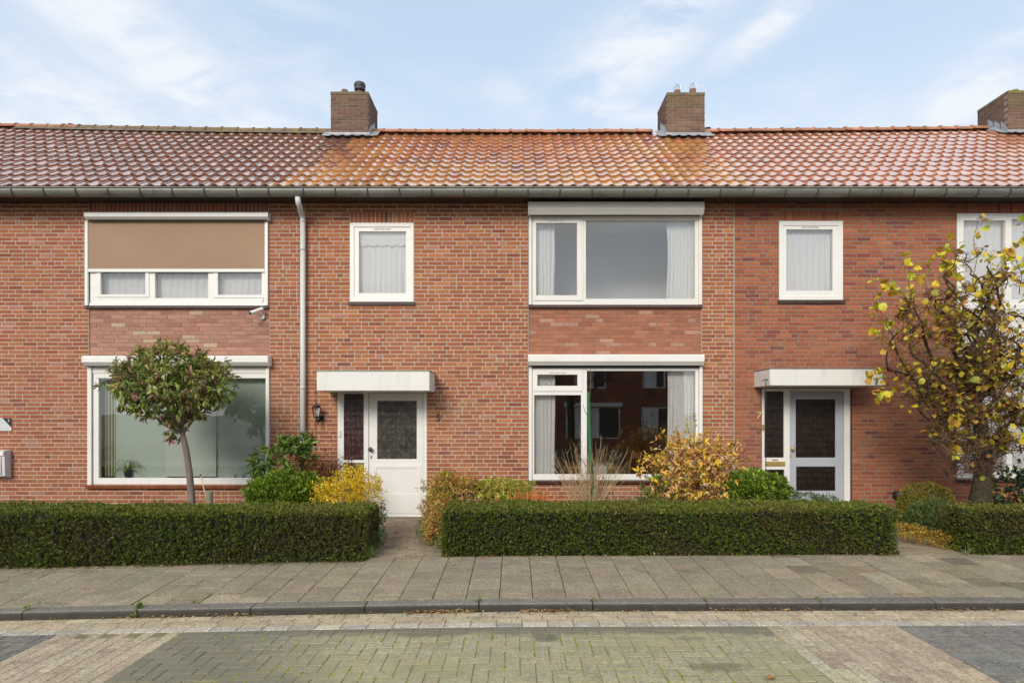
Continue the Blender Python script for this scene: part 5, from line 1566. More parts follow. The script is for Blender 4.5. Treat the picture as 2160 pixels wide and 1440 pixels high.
# standard laurel-leaved tree on the left
YT = -1.25; kT = (D + YT) / F
tr = thing("standard_tree", "small round-crowned tree on a bare leaning trunk before the green-blind window", "tree", at(404, 1100, YT))
trunk_pts = [at(406, 1098, YT), at(404, 1050, YT), at(400, 1000, YT), at(393, 950, YT), at(385, 915, YT), at(381, 895, YT)]
mb = MB(); mb.tube(trunk_pts, [.050, .047, .043, .040, .036, .034], 12); mb.obj("trunk", MT['bark'], tr, smooth=True)
limbs = MB()
ells = [E(368, 806, YT, 116, .68, 66), E(306, 802, YT, 62, .5, 46), E(434, 812, YT, 62, .5, 52), E(362, 852, YT, 84, .5, 42), E(368, 766, YT, 78, .5, 44), E(276, 800, YT, 30, .25, 20)]
for k in range(16):
    e = ells[k % 5]; a = R.uniform(0, 6.28)
    tgt = Vector(e[0]) + Vector((e[1][0] * .8 * math.cos(a), e[1][1] * .8 * math.sin(a), e[1][2] * R.uniform(-.2, .7)))
    s0 = Vector(trunk_pts[-1 if k % 3 else -2]); mid = s0.lerp(tgt, .45) + Vector((0, 0, -.02 + R.uniform(-.05, .05)))
    limbs.tube([s0, s0.lerp(mid, .5), mid, mid.lerp(tgt, .5) + Vector((R.uniform(-.04, .04), 0, .03)), tgt], [.022, .018, .012, .008, .004], 5, cap=False)
limbs.tube([at(384, 905, YT), at(392, 893, YT), at(403, 884, YT), at(412, 870, YT)], [.016, .014, .012, .009], 6)
limbs.obj("branches", MT['bark'], tr)
PALT = [((.23, .28, .05), 5), ((.14, .19, .04), 3.5), ((.31, .35, .08), 3.6), ((.28, .18, .09), 2.2), ((.38, .18, .15), 1.4), ((.42, .38, .11), 1.6), ((.40, .44, .22), 1.8)]
Ps, Ds = [], []
for k, (c, r) in enumerate(ells):
    p, d = bush_pts(c, r, [330, 130, 130, 120, 130, 40][k], .55, 0, .24, 40 + k); Ps.append(p); Ds.append(d)
# a few sprouts low on the trunk
p, d = bush_pts(at(371, 918, YT), (14 * kT, .09, 16 * kT), 10, .3, 0, .1, 60); Ps.append(p); Ds.append(d)
P = np.concatenate(Ps); Dn = np.concatenate(Ds)
Pk, X, Y, Z = clusters(P, Dn, 8, .75, (.055, .108), None, .37, .05, 5, .016, .28)
hgt = (Pk[:, 2] - 1.4) / 1.1
cols = np.repeat(palette(PALT, len(P), .25), 8, axis=0) * NR.uniform(.75, 1.25, (len(Pk), 1))
order = np.argsort(Pk[:, 1] - 1.5 * np.linalg.norm(X, axis=1)); a, b = order[:300], order[300:]
leaf_objs("leaf", leaf_meshes(L8, MT['leaf_o']), Pk[a], X[a], Y[a], Z[a], cols[a], tr)
scatter("foliage", L8, Pk[b], X[b], Y[b], Z[b], MT['leaf_a'], cols[b], tr, smooth=True)

# shrubs left of the path
bush("broad-leaved evergreen shrub with glossy leaves against the drainpipe", "rhododendron", "shrub",
     [E(610, 975, -.75, 52, .30, 50), E(570, 985, -.8, 36, .25, 40), E(640, 945, -.7, 24, .2, 30)], 120, 8, (.09, .155), .34,
     [((.17, .27, .045), 5), ((.115, .20, .035), 4), ((.25, .34, .09), 2), ((.08, .14, .03), 2)], L8, spread=.95, up=.1, shell=.6, seed=21, stem=('twig_dark', 18, .008), nind=300, droop=.1)
bush("bright green feathery dwarf conifer behind the left hedge", "dwarf_cypress", "shrub",
     [E(600, 1045, -1.45, 74, .34, 38), E(560, 1040, -1.45, 38, .25, 34), E(645, 1035, -1.4, 36, .25, 36), E(600, 1025, -1.4, 40, .25, 32)], 2400, 7, (.028, .062), .36,
     [((.19, .29, .026), 5), ((.11, .19, .018), 4), ((.30, .40, .045), 2.5)], L4, jit=.4, spread=.5, up=.6, shell=.80, seed=22, zmin=.05, lump=.16)
PALB = [((.20, .085, .035), 4), ((.30, .14, .06), 3), ((.12, .05, .028), 3), ((.38, .20, .10), 1)]
hyd, _ = bush("dried brown hydrangea between the drainpipe and the white door", "hydrangea", "shrub",
     [E(692, 1005, -.95, 52, .25, 34), E(650, 990, -.9, 40, .2, 26)], 420, 6, (.018, .036), .7, PALB, L4, 'dull', seed=23, stem=('twig_dark', 16, .005), zmin=.05)
for k, (px, py, r) in enumerate(((727, 976, 17), (627, 973, 14), (690, 992, 15), (705, 1005, 14), (665, 985, 12))):
    p, d = bush_pts(at(px, py, -.95), (r * .0066, r * .0066, r * .0052), 90, .7, 0, .1, 90 + k)
    Pk, X, Y, Z = clusters(p, d, 3, .6, (.016, .026), None, .8, .1, 90 + k, .004)
    scatter("flower_head", L4, Pk, X, Y, Z, MT['dull_a'], palette(PALB, len(Pk), .3), hyd, kind=None)
mb = MB()
for q in ((683, 948, 12), (676, 965, 0), (700, 975, 8), (731, 1010, 0)):
    e = Vector(at(q[0], q[1], -.95)); b = Vector(at(690, 1060, -.95)); mb.tube([b, b.lerp(e, .5) + Vector((.02, 0, 0)), e], [.005, .004, .003], 4)
mb.obj("dark_stems", MT['twig_dark'], hyd, kind="stuff")
Pd, Dd = [], []
for q in ((681, 950), (691, 960), (676, 965), (700, 972), (672, 978)):
    for k in range(3): Pd.append(at(q[0] + R.uniform(-4, 4), q[1] + R.uniform(-4, 4), -.95)); Dd.append((R.uniform(-1, 1), R.uniform(-.5, .2), R.uniform(-.2, .8)))
Pk, X, Y, Z = clusters(np.array(Pd), nrm(np.array(Dd)), 1, .2, (.03, .055), None, .4, .1, 3)
scatter("dark_foliage", L8, Pk, X, Y, Z, MT['dull_a'], palette([((.035, .02, .02), 1)], len(Pk)), hyd)
bush("bright yellow twiggy shrub at the path end of the left hedge", "golden_privet", "shrub",
     [E(735, 1035, -1.75, 62, .30, 34), E(700, 1040, -1.7, 46, .25, 26), E(770, 1050, -1.75, 36, .25, 46), E(740, 1005, -1.7, 34, .2, 22), E(790, 1020, -1.7, 16, .1, 26)], 1400, 5, (.018, .032), .55,
     [((.76, .53, .025), 6), ((.72, .50, .02), 3), ((.88, .66, .06), 2), ((.40, .38, .03), .8)], L4, seed=24, shell=.35, lump=.4, stem=('twig_pale', 40, .004), zmin=.12, spread=.6, up=.6)
bush("loose green plants spilling on the path beside the left hedge", "border_plant", "plant",
     [E(785, 1120, -2.0, 20, .42, 50), E(795, 1135, -2.3, 12, .2, 22), E(790, 1090, -1.7, 22, .25, 30)], 420, 5, (.02, .045), .45,
     [((.10, .17, .04), 5), ((.06, .11, .03), 4), ((.20, .24, .07), 2), ((.20, .08, .06), 1)], L4, seed=25, shell=.3, lump=.4, stem=('twig', 14, .003), zmin=-.02)
# grass tufts
def tuft(label, px, py, y, n, L, lean, cols_, name="grass_tuft"):
    p = at(px, py, y); t = MB()
    for k in range(n):
        a = R.uniform(0, 6.28); ln = R.uniform(L * .6, L); le = R.uniform(.3, 1.0) * lean; w_ = .003
        dx, dy = math.cos(a) * le, math.sin(a) * le * .6
        pts = [Vector((p[0] + R.uniform(-.02, .02) + dx * ln * q, y + dy * ln * q, p[2] + ln * (q * .95 - .55 * le * q * q * 1.0))) for q in np.linspace(0, 1, 5)]
        vs = []
        for i, q in enumerate(pts):
            s_ = Vector((w_ * (1 - i / 4.4), 0, 0)); vs += [tuple(q - s_), tuple(q + s_)]
        t.add(vs, [(2 * i, 2 * i + 2, 2 * i + 3, 2 * i + 1) for i in range(4)], jc(R.choice(cols_), .2))
    return tag(t.obj(name, MT['leaf_a'], None), label, "grass tuft")
tuft("tuft of long green grass at the foot of the left hedge's end", 778, 1176, -2.66, 70, .24, 1.0, [(.12, .20, .05), (.20, .27, .09), (.08, .14, .04)])
tuft("thin pale grass blades at the corner of the right-hand hedge", 2040, 1168, -2.62, 14, .24, 1.2, [(.28, .32, .14), (.20, .26, .10)])
# autumn spiraea right of the door
PALS = [((.42, .36, .06), 4), ((.54, .29, .09), 4), ((.52, .43, .08), 3), ((.52, .20, .09), 2), ((.28, .30, .055), 2), ((.60, .38, .17), 2)]
bush("yellow and copper leaved shrub right of the white door", "spiraea", "shrub",
     [E(945, 1035, -1.35, 48, .36, 38), E(920, 1080, -1.7, 32, .32, 46), E(970, 1025, -1.3, 36, .3, 22), E(940, 1012, -1.2, 20, .2, 18), E(925, 1115, -1.9, 28, .3, 30)], 1800, 5, (.030, .055), .33, PALS, L4, 'dull', seed=26, shell=.5, lump=.3, droop=.35, zmin=-.01)
bush("yellow-green shrub under the wall left of the living room window", "spiraea", "shrub",
     [E(1050, 1030, -1.2, 50, .3, 22), E(1085, 1035, -1.2, 40, .25, 20), E(1020, 1035, -1.25, 34, .25, 18)], 1100, 5, (.030, .052), .33,
     [((.44, .46, .07), 5), ((.54, .50, .11), 3), ((.30, .35, .06), 3), ((.55, .26, .08), 1)], L4, 'dull', seed=27, shell=.5, lump=.3, droop=.35, zmin=.1)
bush("silvery green ground cover along the path below the copper shrub", "ground_cover", "plant",
     [E(905, 1128, -1.75, 26, .35, 16), E(930, 1145, -2.2, 16, .28, 20), E(890, 1112, -1.5, 18, .2, 14)], 380, 5, (.014, .032), .35,
     [((.16, .22, .10), 4), ((.26, .30, .07), 3), ((.12, .17, .06), 3), ((.34, .30, .08), 1)], L4, seed=28, shell=.3, zmin=-.02, stem=None)
# orange stemmed plants
t = thing("stonecrop", "orange-stemmed low plants behind the hedge below the living room window", "plant", at(1120, 1080, -1.45))
mb = MB(); Pf = []; Df = []
for k in range(150):
    px = R.gauss(1112, 26) if k % 5 else R.uniform(1085, 1215); py = R.uniform(1033, 1052); y = R.uniform(-1.6, -1.3)
    e = Vector(at(px, py, y)); b = Vector((e.x + R.uniform(-.03, .03), y, .25)); mb.tube([b, b.lerp(e, .6), e], [.005, .0045, .003], 4, cap=False)
    if k % 3 == 0: Pf.append(tuple(e)); Df.append((0, 0, 1))
mb.obj("stems", MT['orange_stem'], t, kind="stuff")
Pk, X, Y, Z = clusters(np.array(Pf), np.array(Df, dtype=float), 6, .8, (.018, .03), None, .4, .2, 5)
scatter("foliage", L4, Pk, X, Y, Z, MT['leaf_a'], palette([((.22, .28, .06), 3), ((.5, .2, .05), 2)], len(Pk)), t)
# bare twiggy shrub and the tied young tree
bs = thing("bare_shrub", "leafless shrub of pale upright twigs in front of the living room window", "shrub", at(1248, 1085, -1.45))
mb = MB(); Pf = []
for k in range(150):
    bx = R.gauss(1245, 12); tx = bx + R.gauss(0, 34) + (bx - 1245) * 1.6; ty = 1055 - abs(R.gauss(62, 30)) - 15; y = -1.45 + R.uniform(-.14, .14)
    ty = max(ty, 905); b = Vector(at(bx, 1090, y)); e = Vector(at(min(max(tx, 1165), 1325), ty, y + R.uniform(-.1, .1)))
    m1 = b.lerp(e, .35) + Vector((0, 0, .05)); m2 = b.lerp(e, .7) + Vector((R.uniform(-.02, .02), 0, .03))
    mb.tube([b, m1, m2, e], [.0038, .0032, .0024, .0014], 4, cap=False)
    for q in range(3):
        s0 = b.lerp(e, R.uniform(.5, .95)); Pf.append(tuple(s0 + Vector((R.uniform(-.01, .01), 0, .01))))
        if R.random() < .5: e2 = s0 + Vector((R.uniform(-.09, .09), R.uniform(-.03, .03), R.uniform(.04, .12))); mb.tube([s0, s0.lerp(e2, .5), e2], [.0025, .002, .0012], 3, cap=False)
mb.obj("twigs", MT['twig_pale'], bs, kind="stuff")
Pf = np.array(Pf); Pk, X, Y, Z = clusters(Pf[::2], nrm(NR.normal(size=(len(Pf[::2]), 3))), 1, .4, (.010, .024), None, .5, .2, 8)
scatter("dry_seeds", L4, Pk, X, Y, Z, MT['dull_a'], palette([((.22, .12, .06), 3), ((.40, .26, .12), 2)], len(Pk)), bs)
mb = MB(); mb.tube([at(1252, 1090, -1.5), at(1247, 1000, -1.5), at(1242.5, 900, -1.5), at(1240.5, 826, -1.5)], [.019, .019, .018, .017], 8)
tag(mb.obj("plant_stake", MT['green_stake'], None), "dark green plastic stake standing in the bare shrub", "stake")
yt = thing("young_tree", "thin leafless young tree tied beside the green stake", "tree", at(1262, 1090, -1.42))
mb = MB(); mb.tube([at(1258, 1090, -1.42), at(1256, 1040, -1.42), at(1249, 960, -1.42), at(1247, 900, -1.42), at(1243.5, 850, -1.42), at(1245.5, 810, -1.42), at(1246, 778, -1.42)], [.013, .012, .010, .009, .0075, .006, .003], 6)
mb.tube([at(1246, 893, -1.42), at(1241, 880, -1.42), at(1233, 866, -1.42), at(1230, 851, -1.42)], [.006, .005, .004, .002], 5)
mb.tube([at(1248, 1000, -1.42), at(1225, 965, -1.42), at(1212, 940, -1.42), at(1203, 925, -1.42)], [.006, .005, .003, .002], 5)
mb.tube([at(1250, 985, -1.42), at(1270, 960, -1.42), at(1284, 935, -1.42)], [.005, .004, .002], 5)
mb.obj("trunk", MT['twig'], yt)
# big autumn shrub
az_, Paz = bush("large autumn shrub with tan and orange leaves right of the bare shrub", "autumn_shrub", "shrub",
     [E(1465, 985, -1.25, 88, .42, 68), E(1415, 1000, -1.3, 62, .36, 52), E(1510, 975, -1.25, 60, .34, 50), E(1450, 955, -1.2, 62, .3, 42), E(1470, 1030, -1.3, 100, .4, 34)], 1150, 4, (.04, .085), .42,
     [((.62, .36, .14), 5), ((.68, .46, .08), 4), ((.78, .52, .05), 3.2), ((.44, .21, .08), 3), ((.70, .48, .28), 2.4), ((.52, .50, .08), 1), ((.26, .13, .06), 1)], L8, 'dull', spread=1.0, up=.0, shell=.30, seed=31, stem=('twig_dark', 46, .006), lump=.42, zmin=.03, droop=.15)
mb = MB(); Pf = []
for (sx, sy, ex, ey) in ((1440, 960, 1425, 900), (1460, 960, 1468, 870), (1430, 980, 1395, 905), (1455, 960, 1448, 885), (1520, 960, 1560, 925), (1535, 980, 1580, 965), (1490, 950, 1500, 905), (1400, 990, 1370, 960), (1470, 930, 1490, 910)):
    b, e = Vector(at(sx, sy, -1.25)), Vector(at(ex, ey, -1.25)); mb.tube([b, b.lerp(e, .5) + Vector((.015, 0, 0)), e], [.005, .004, .002], 4, cap=False)
    for q in range(9): Pf.append(tuple(b.lerp(e, .35 + .65 * q / 8)))
mb.obj("shoots", MT['twig'], az_, kind="stuff")
Pf = np.array(Pf); Pk, X, Y, Z = clusters(Pf, nrm(NR.normal(size=(len(Pf), 3)) + [0, -.3, .2]), 2, .7, (.035, .065), None, .5, .0, 9, .012)
leaf_objs("leaf", leaf_meshes(L8, MT['dull_o']), Pk, X, Y, Z, palette([((.62, .40, .04), 3), ((.45, .42, .05), 2), ((.55, .30, .06), 2)], len(Pk)), az_)
bush("small green leafy shrub at the foot of the autumn shrub", "evergreen_shrub", "shrub",
     [E(1385, 1030, -1.5, 24, .2, 28), E(1360, 1040, -1.5, 20, .15, 18), E(1400, 1045, -1.5, 24, .2, 18)], 60, 6, (.045, .075), .36,
     [((.12, .20, .04), 4), ((.07, .13, .03), 3), ((.42, .36, .06), 1)], L8, seed=33, zmin=.1)
bush("rounded bright green dwarf conifer left of door 7", "dwarf_cypress", "shrub",
     [E(1592, 1038, -1.4, 66, .34, 36), E(1570, 1025, -1.4, 34, .25, 30), E(1625, 1030, -1.4, 34, .25, 28), E(1590, 1012, -1.35, 28, .2, 20)], 2300, 7, (.028, .062), .36,
     [((.20, .30, .034), 5), ((.12, .20, .022), 4), ((.32, .42, .055), 2.5)], L4, jit=.4, spread=.5, up=.6, shell=.76, seed=34, zmin=.05, lump=.22)
bush("low feathery green plants below the grey-blue door", "heather", "plant",
     [E(1700, 1052, -1.4, 40, .25, 14), E(1665, 1046, -1.4, 22, .2, 14), E(1745, 1056, -1.4, 30, .2, 9)], 420, 6, (.018, .036), .3,
     [((.09, .14, .04), 4), ((.13, .18, .06), 3), ((.06, .10, .03), 3)], L4, spread=.5, up=.9, seed=35, zmin=.1)
# right garden
bush("rounded box bush with yellowing leaves right of the number 7 path", "box_bush", "shrub",
     [E(1955, 1060, -1.0, 50, .36, 42), E(1935, 1080, -1.0, 34, .3, 40)], 2800, 5, (.016, .030), .5,
     [((.24, .24, .035), 5), ((.38, .30, .04), 3), ((.14, .18, .025), 3), ((.52, .37, .05), 1.2)], L4, seed=36, shell=.8, lump=.1, spread=.7)
bush("lower dark green bush in front of the yellowing box bush", "spreading_bush", "shrub",
     [E(1975, 1085, -1.5, 48, .30, 34), E(1945, 1095, -1.5, 30, .25, 26)], 1700, 5, (.018, .034), .32,
     [((.11, .18, .045), 5), ((.075, .13, .032), 4), ((.17, .22, .07), 2), ((.26, .14, .05), 1)], L4, seed=37, shell=.6, lump=.3, stem=('twig', 14, .006))
bush("orange and yellow ground cover edging the number 7 path", "ground_cover", "plant",
     [E(1925, 1122, -1.9, 36, .16, 13), E(1965, 1132, -2.05, 40, .16, 14), E(2005, 1142, -2.25, 34, .16, 15), E(1905, 1115, -1.75, 22, .14, 12)], 850, 5, (.014, .028), .4,
     [((.50, .28, .05), 4), ((.60, .44, .06), 3), ((.20, .24, .04), 3), ((.36, .19, .05), 3)], L4, 'dull', seed=38, shell=.5, zmin=.0, stem=None, lump=.3)
bush("dark glossy evergreen bush right of the twisted tree's trunk", "laurel_bush", "shrub",
     [E(2140, 1030, -1.3, 46, .3, 44), E(2190, 1030, -1.3, 60, .3, 50)], 260, 7, (.045, .075), .45,
     [((.030, .060, .020), 5), ((.02, .042, .014), 4), ((.05, .085, .03), 2), ((.42, .38, .04), .8)], L8, seed=39, shell=.6, zmin=.02)
# bin bag bundle hung at the wall
bb = thing("bin_bag", "black plastic bag bundle bound with tape by the box bush", "bag", at(1897, 1060, -.6))
mb = MB(); c = at(1899, 1048, -.6); n = 14; vs = []; fs = []
for j in range(9):
    t = j / 8; zc = c[2] + .085 - .19 * t; xo = -.045 + .07 * t; r = .012 + .07 * math.sin(math.pi * min(1, t * .93 + .05)) ** .7
    for k in range(n):
        a = 2 * math.pi * k / n; rr = r * (1 + .16 * math.sin(a * 5 + j * 1.7) + .1 * R.uniform(-1, 1)); vs.append((c[0] + xo + rr * math.cos(a), c[1] + rr * math.sin(a), zc))
for j in range(8):
    for k in range(n): k2 = (k + 1) % n; fs.append((j * n + k, (j + 1) * n + k, (j + 1) * n + k2, j * n + k2))
fs.append(tuple(range(n))); fs.append(tuple(reversed(range(8 * n, 9 * n)))); mb.add(vs, fs); mb.obj("bag", MT['bag'], bb, smooth=True)
mb = MB(); mb.tube([(c[0] - .06, c[1] - .02, c[2] + .07), (c[0] - .015, c[1] - .07, c[2] + .055), (c[0] + .005, c[1] - .095, c[2] + .01), (c[0] - .005, c[1] - .088, c[2] - .03)], .006, 5); mb.obj("tape", MT['tape'], bb)
# little post with a guy line
gp = thing("garden_post", "short weathered post behind the left hedge, right of the trunk", "post", at(442, 1090, -1.55))
p = at(442, 1036, -1.55); mb = MB(); mb.lathe((p[0], p[1], .2), [(.040, 0), (.040, p[2] - .2), (.034, p[2] - .195)], 12); mb.obj("post", MT['post'], gp)
mb = MB(); mb.tube([at(436, 1052, -1.5), at(430, 1030, -1.5), at(423, 1002, -1.5)], [.007, .007, .006], 6); mb.tube([at(423, 1003, -1.5), at(417, 992, -1.5), at(412, 975, -1.5)], [.003, .002, .0015], 4); mb.tube([at(424, 1004, -1.5), at(431, 1016, -1.5)], [.003, .002], 4)
tag(mb.obj("guy_stick", MT['rope'], None), "pale thin stick with loose string leaning beside the trunk", "stick")
mb = MB(); mb.tube([at(422, 1004, -1.5), at(424.5, 1000.5, -1.5)], [.010, .010], 6); o = mb.obj("knot", MT['twig_dark'], bpy.data.objects["guy_stick"])

# ------------------------------------------------------------------ twisted hazel
YH = -1.35
hz_ = thing("twisted_hazel", "contorted hazel tree with yellow leaves and a mass of curly brown twigs", "tree", at(2068, 1098, YH))
rs = random.Random(5)
wood = MB(); twigs = MB(); tips = []
mb = MB(); mb.tube([at(2068, 1100, YH), at(2068, 1050, YH), at(2072, 1010, YH), at(2076, 960, YH), at(2072, 920, YH), at(2066, 880, YH), at(2058, 850, YH)], [.140, .122, .104, .094, .088, .08, .066], 14)
mb.v = [(x + .012 * mnoise.noise(Vector((x * 9, y * 9, z * 6))), y + .012 * mnoise.noise(Vector((x * 9 + 5, y * 9, z * 6))), z) for x, y, z in mb.v]
mb.obj("trunk", MT['bark_moss'], hz_, smooth=True)
def curly(p, d, L, r0, r1, n, curl, target, sides=5, pull=.25):
    pts = [p.copy()]; st = L / n; rs_ = []
    ax = Vector((rs.gauss(0, 1), rs.gauss(0, 1), rs.gauss(0, 1))).normalized()
    for i in range(n):
        if i % 3 == 0: ax = (ax * .2 + Vector((rs.gauss(0, 1), rs.gauss(0, 1), rs.gauss(0, 1)))).normalized()
        d = (Matrix.Rotation(rs.gauss(0, curl) + curl * .5, 3, ax) @ d).normalized()
        if target is not None:
            g = (target - pts[-1]); 
            if g.length > .05: d = (d + g.normalized() * pull).normalized()
        pts.append(pts[-1] + d * st)
    if r0 < .012 and r0 != .0055 and not in_crown(pts[-1]): return pts
    target_mb = wood if r0 > .012 else twigs
    target_mb.tube(pts, [r0 + (r1 - r0) * i / n for i in range(n + 1)], sides, cap=False)
    return pts
# pixel outline of the crown, used only to decide where limbs reach in metres
def in_crown(p):        # the tree's own outline: wide above, narrowing to the trunk
    k = (D + p.y) / F; px, py = CX + p.x / k, HY + (CZ - p.z) / k
    lo = np.interp(py, [500, 580, 640, 700, 800, 880, 940, 985, 1010], [1985, 1935, 1885, 1862, 1885, 1925, 1950, 1985, 2030])
    return px > lo and py < 1010
lim_targets = [(1905, 700), (1935, 640), (1990, 600), (2050, 590), (2110, 600), (2180, 620), (2235, 690), (1900, 795), (1945, 870), (1975, 935), (2010, 700), (2090, 690), (2160, 740), (2200, 830), (2170, 900), (1980, 780), (2040, 770), (2150, 950), (1950, 750), (2120, 800), (2010, 890), (2240, 780), (1960, 700), (2080, 640), (1990, 900), (2010, 950), (1960, 830), (1895, 745), (2130, 880), (2160, 680), (2110, 960), (2020, 660), (1975, 850)]
start = [Vector(at(2058, 850, YH)), Vector(at(2066, 885, YH)), Vector(at(2074, 935, YH))]
limbs_pts = []
for k, (tx, ty) in enumerate(lim_targets):
    tg = Vector(at(tx, ty, YH + rs.uniform(-.45, .35))); s0 = start[0] if ty < 780 else (start[1] if ty < 870 else start[2])
    L = (tg - s0).length * 1.45
    pts = curly(s0, (tg - s0).normalized(), L, .030 if k < 12 else .021, .009, 18, .6, tg, 6, .42); limbs_pts.append(pts)
subs = []
for pts in limbs_pts:
    for q in range(12):
        i = rs.randrange(3, len(pts)); p = pts[i]; d = Vector((rs.gauss(0, 1), rs.gauss(0, .8), rs.gauss(.15, .9))).normalized()
        sp_ = curly(p, d, rs.uniform(.25, .62), .0090, .0036, 12, .8, Vector(at(2070, 760, YH)) if rs.random() < .35 else None, 4, .12)
        if in_crown(sp_[-1]): subs.append(sp_)
for sp_ in subs:
    for q in range(9):
        i = rs.randrange(2, len(sp_)); d = Vector((rs.gauss(0, 1), rs.gauss(0, .8), rs.gauss(.1, 1))).normalized()
        pts = curly(sp_[i], d, rs.uniform(.10, .30), .0045, .0018, 9, .95, None, 3)
        if in_crown(pts[-1]): tips.append(pts)
for k in range(260):
    a = rs.uniform(0, 6.28); zz = rs.gauss(985, 18); b = Vector(at(2074, min(zz, 1030), YH)) + Vector((math.cos(a) * .10, math.sin(a) * .10, 0))
    pts = curly(b, Vector((math.cos(a), math.sin(a), rs.uniform(-.2, .7))).normalized(), rs.uniform(.12, .30), .0046, .0016, 9, .8, None, 3)
# long whips sticking out at the top and the left
whips = [((1990, 640), (1998, 520)), ((2040, 620), (2010, 560)), ((2050, 610), (2072, 470)), ((2085, 610), (2096, 540)), ((2120, 610), (2112, 530)), ((2150, 620), (2140, 520)), ((1960, 660), (1945, 560)), ((1930, 670), (1880, 610)), ((1900, 700), (1850, 600)), ((1890, 740), (1836, 655)), ((1890, 800), (1850, 790)), ((1905, 690), (1920, 560)), ((1900, 780), (1850, 700)), ((2155, 560), (2150, 470)), ((1925, 840), (1870, 815)), ((2000, 610), (1985, 545)), ((2180, 600), (2190, 500))]
wend = []
for (a, b) in whips:
    s0, e0 = Vector(at(a[0], a[1], YH + rs.uniform(-.2, .2))), Vector(at(b[0], b[1], YH + rs.uniform(-.2, .2)))
    pts = curly(s0, (e0 - s0).normalized(), (e0 - s0).length * 1.35, .0055, .002, 16, .6, e0, 4, .55); wend.append(pts)
wood.obj("branches", MT['bark_moss'], hz_, smooth=True)
twigs.obj("twigs", MT['twig'], hz_, kind="stuff")
# dry crumpled leaves and catkins inside
Pf = np.array([tuple(p) for pts in tips for p in pts[::2]]); sel = NR.permutation(len(Pf))[:5200]; Pf = Pf[sel]
Pk, X, Y, Z = clusters(Pf, nrm(NR.normal(size=(len(Pf), 3))), 1, .8, (.018, .042), None, .42, -.2, 41, .01)
scatter("dry_foliage", L4, Pk, X, Y, Z, MT['dull_a'], palette([((.15, .075, .03), 6), ((.24, .12, .04), 4), ((.46, .36, .06), 1.6), ((.07, .04, .022), 4), ((.36, .38, .06), .8)], len(Pk)), hz_)
Pg = np.array([tuple(p) for pts in tips for p in (pts[-1], pts[-3])]); Pg = Pg[NR.rand(len(Pg)) < np.clip((Pg[:, 2] - .9) / 1.9, .06, 1)]; Pg = Pg[NR.permutation(len(Pg))[:1700]]
Pk, X, Y, Z = clusters(Pg, nrm(NR.normal(size=(len(Pg), 3)) * [1, .6, .8] + [0, -.2, -.3]), 1, .5, (.040, .088), None, .85, -.15, 45, .04)
scatter("foliage", LH, Pk, X, Y, Z, MT['leaf_a'], palette([((.56, .42, .03), 5), ((.36, .36, .04), 4), ((.58, .37, .05), 3), ((.42, .22, .05), 4), ((.66, .52, .05), 2)], len(Pk), .3), hz_, smooth=True)
# the yellow leaves, each its own
cand = [p for pts in tips for p in (pts[-1], pts[-2])] + [p for pts in wend for p in (pts[-1], pts[-1], pts[-2], pts[-4], pts[-7], pts[-9])] * 2
cand2 = []
for p in cand:
    px = CX + p.x * F / (D + p.y); py = HY + (CZ - p.z) * F / (D + p.y)
    e = max(abs(px - 2065) / 220, abs(py - 760) / 260)
    w = .1 + .5 * min(1, e ** 2) + (.5 if p.y < YH - .15 else 0)
    if rs.random() < w * .62 * (.45 if p.z < 1.5 else 1) and px < 2260: cand2.append(p)
rs.shuffle(cand2)
wl2 = [p for pts in wend for p in (pts[-1], pts[-3], pts[-6], pts[-9])]
cand2 = wl2 + cand2[:95 - len(wl2)]
bunch = []
for p in cand2:
    for q in range(rs.choice([2, 3, 3, 4])): bunch.append((p.x + rs.gauss(0, .032), p.y + rs.gauss(0, .03) - .02, p.z + rs.gauss(-.01, .035)))
Pf = np.array(bunch[:300])
Pk, X, Y, Z = clusters(Pf, nrm(NR.normal(size=(len(Pf), 3)) * [1, .6, .8] + [0, -.2, -.3]), 1, .5, (.065, .115), None, .88, -.15, 44, .01)
# turn the blades towards the light in the street
leaf_objs("leaf", leaf_meshes(LH, MT['leaf_o'], 6, .06), Pk, X, Y, Z, palette([((.68, .56, .035), 5), ((.50, .52, .05), 4), ((.70, .50, .04), 3), ((.56, .32, .05), 2), ((.28, .36, .05), 1.2)], len(Pk), .18), hz_)

# ------------------------------------------------------------------ litter and weeds
def litter(name, label, pts, L, pal, seed, kind="stuff"):
    rs_ = np.random.RandomState(seed); P = np.array(pts); n = len(P)
    d = rs_.normal(size=(n, 3)); d[:, 2] *= .18; X, Y, Z = frames(d, np.array([0, 0, 1.0]) + rs_.normal(size=(n, 3)) * .25)
    Ls = rs_.uniform(L[0], L[1], (n, 1)); Ws = Ls * rs_.uniform(.25, .6, (n, 1))
    o = scatter(name, L8, P, X * Ls, Y * Ws, Z * Ls * 1.3, MT['dull_a'], palette(pal, n, .3), None, True, kind)
    return tag(o, label)
PL = [((.36, .18, .07), 4), ((.46, .30, .12), 3), ((.22, .10, .05), 3), ((.50, .40, .18), 2)]
pts = []
for k in range(230):
    x = R.uniform(-7, 7); pts.append((x, KY0 - abs(R.gauss(0, .022)) - .006, zroad(x, KY0) + .008))
for (a, b, n) in ((-.95, -.35, 120), (.05, .45, 70), (.45, .7, 20), (1.7, 2.6, 60), (-2.6, -2.2, 30), (3.6, 4.2, 30), (-3.4, -2.9, 14)):
    for k in range(n): x = R.uniform(a, b); pts.append((x, KY0 - abs(R.gauss(0, .028)) - .006, zroad(x, KY0) + .006 + R.uniform(0, .016)))
litter("leaf_litter", "dry leaves blown against the foot of the kerb", pts, (.018, .042), PL, 5)
pts = []
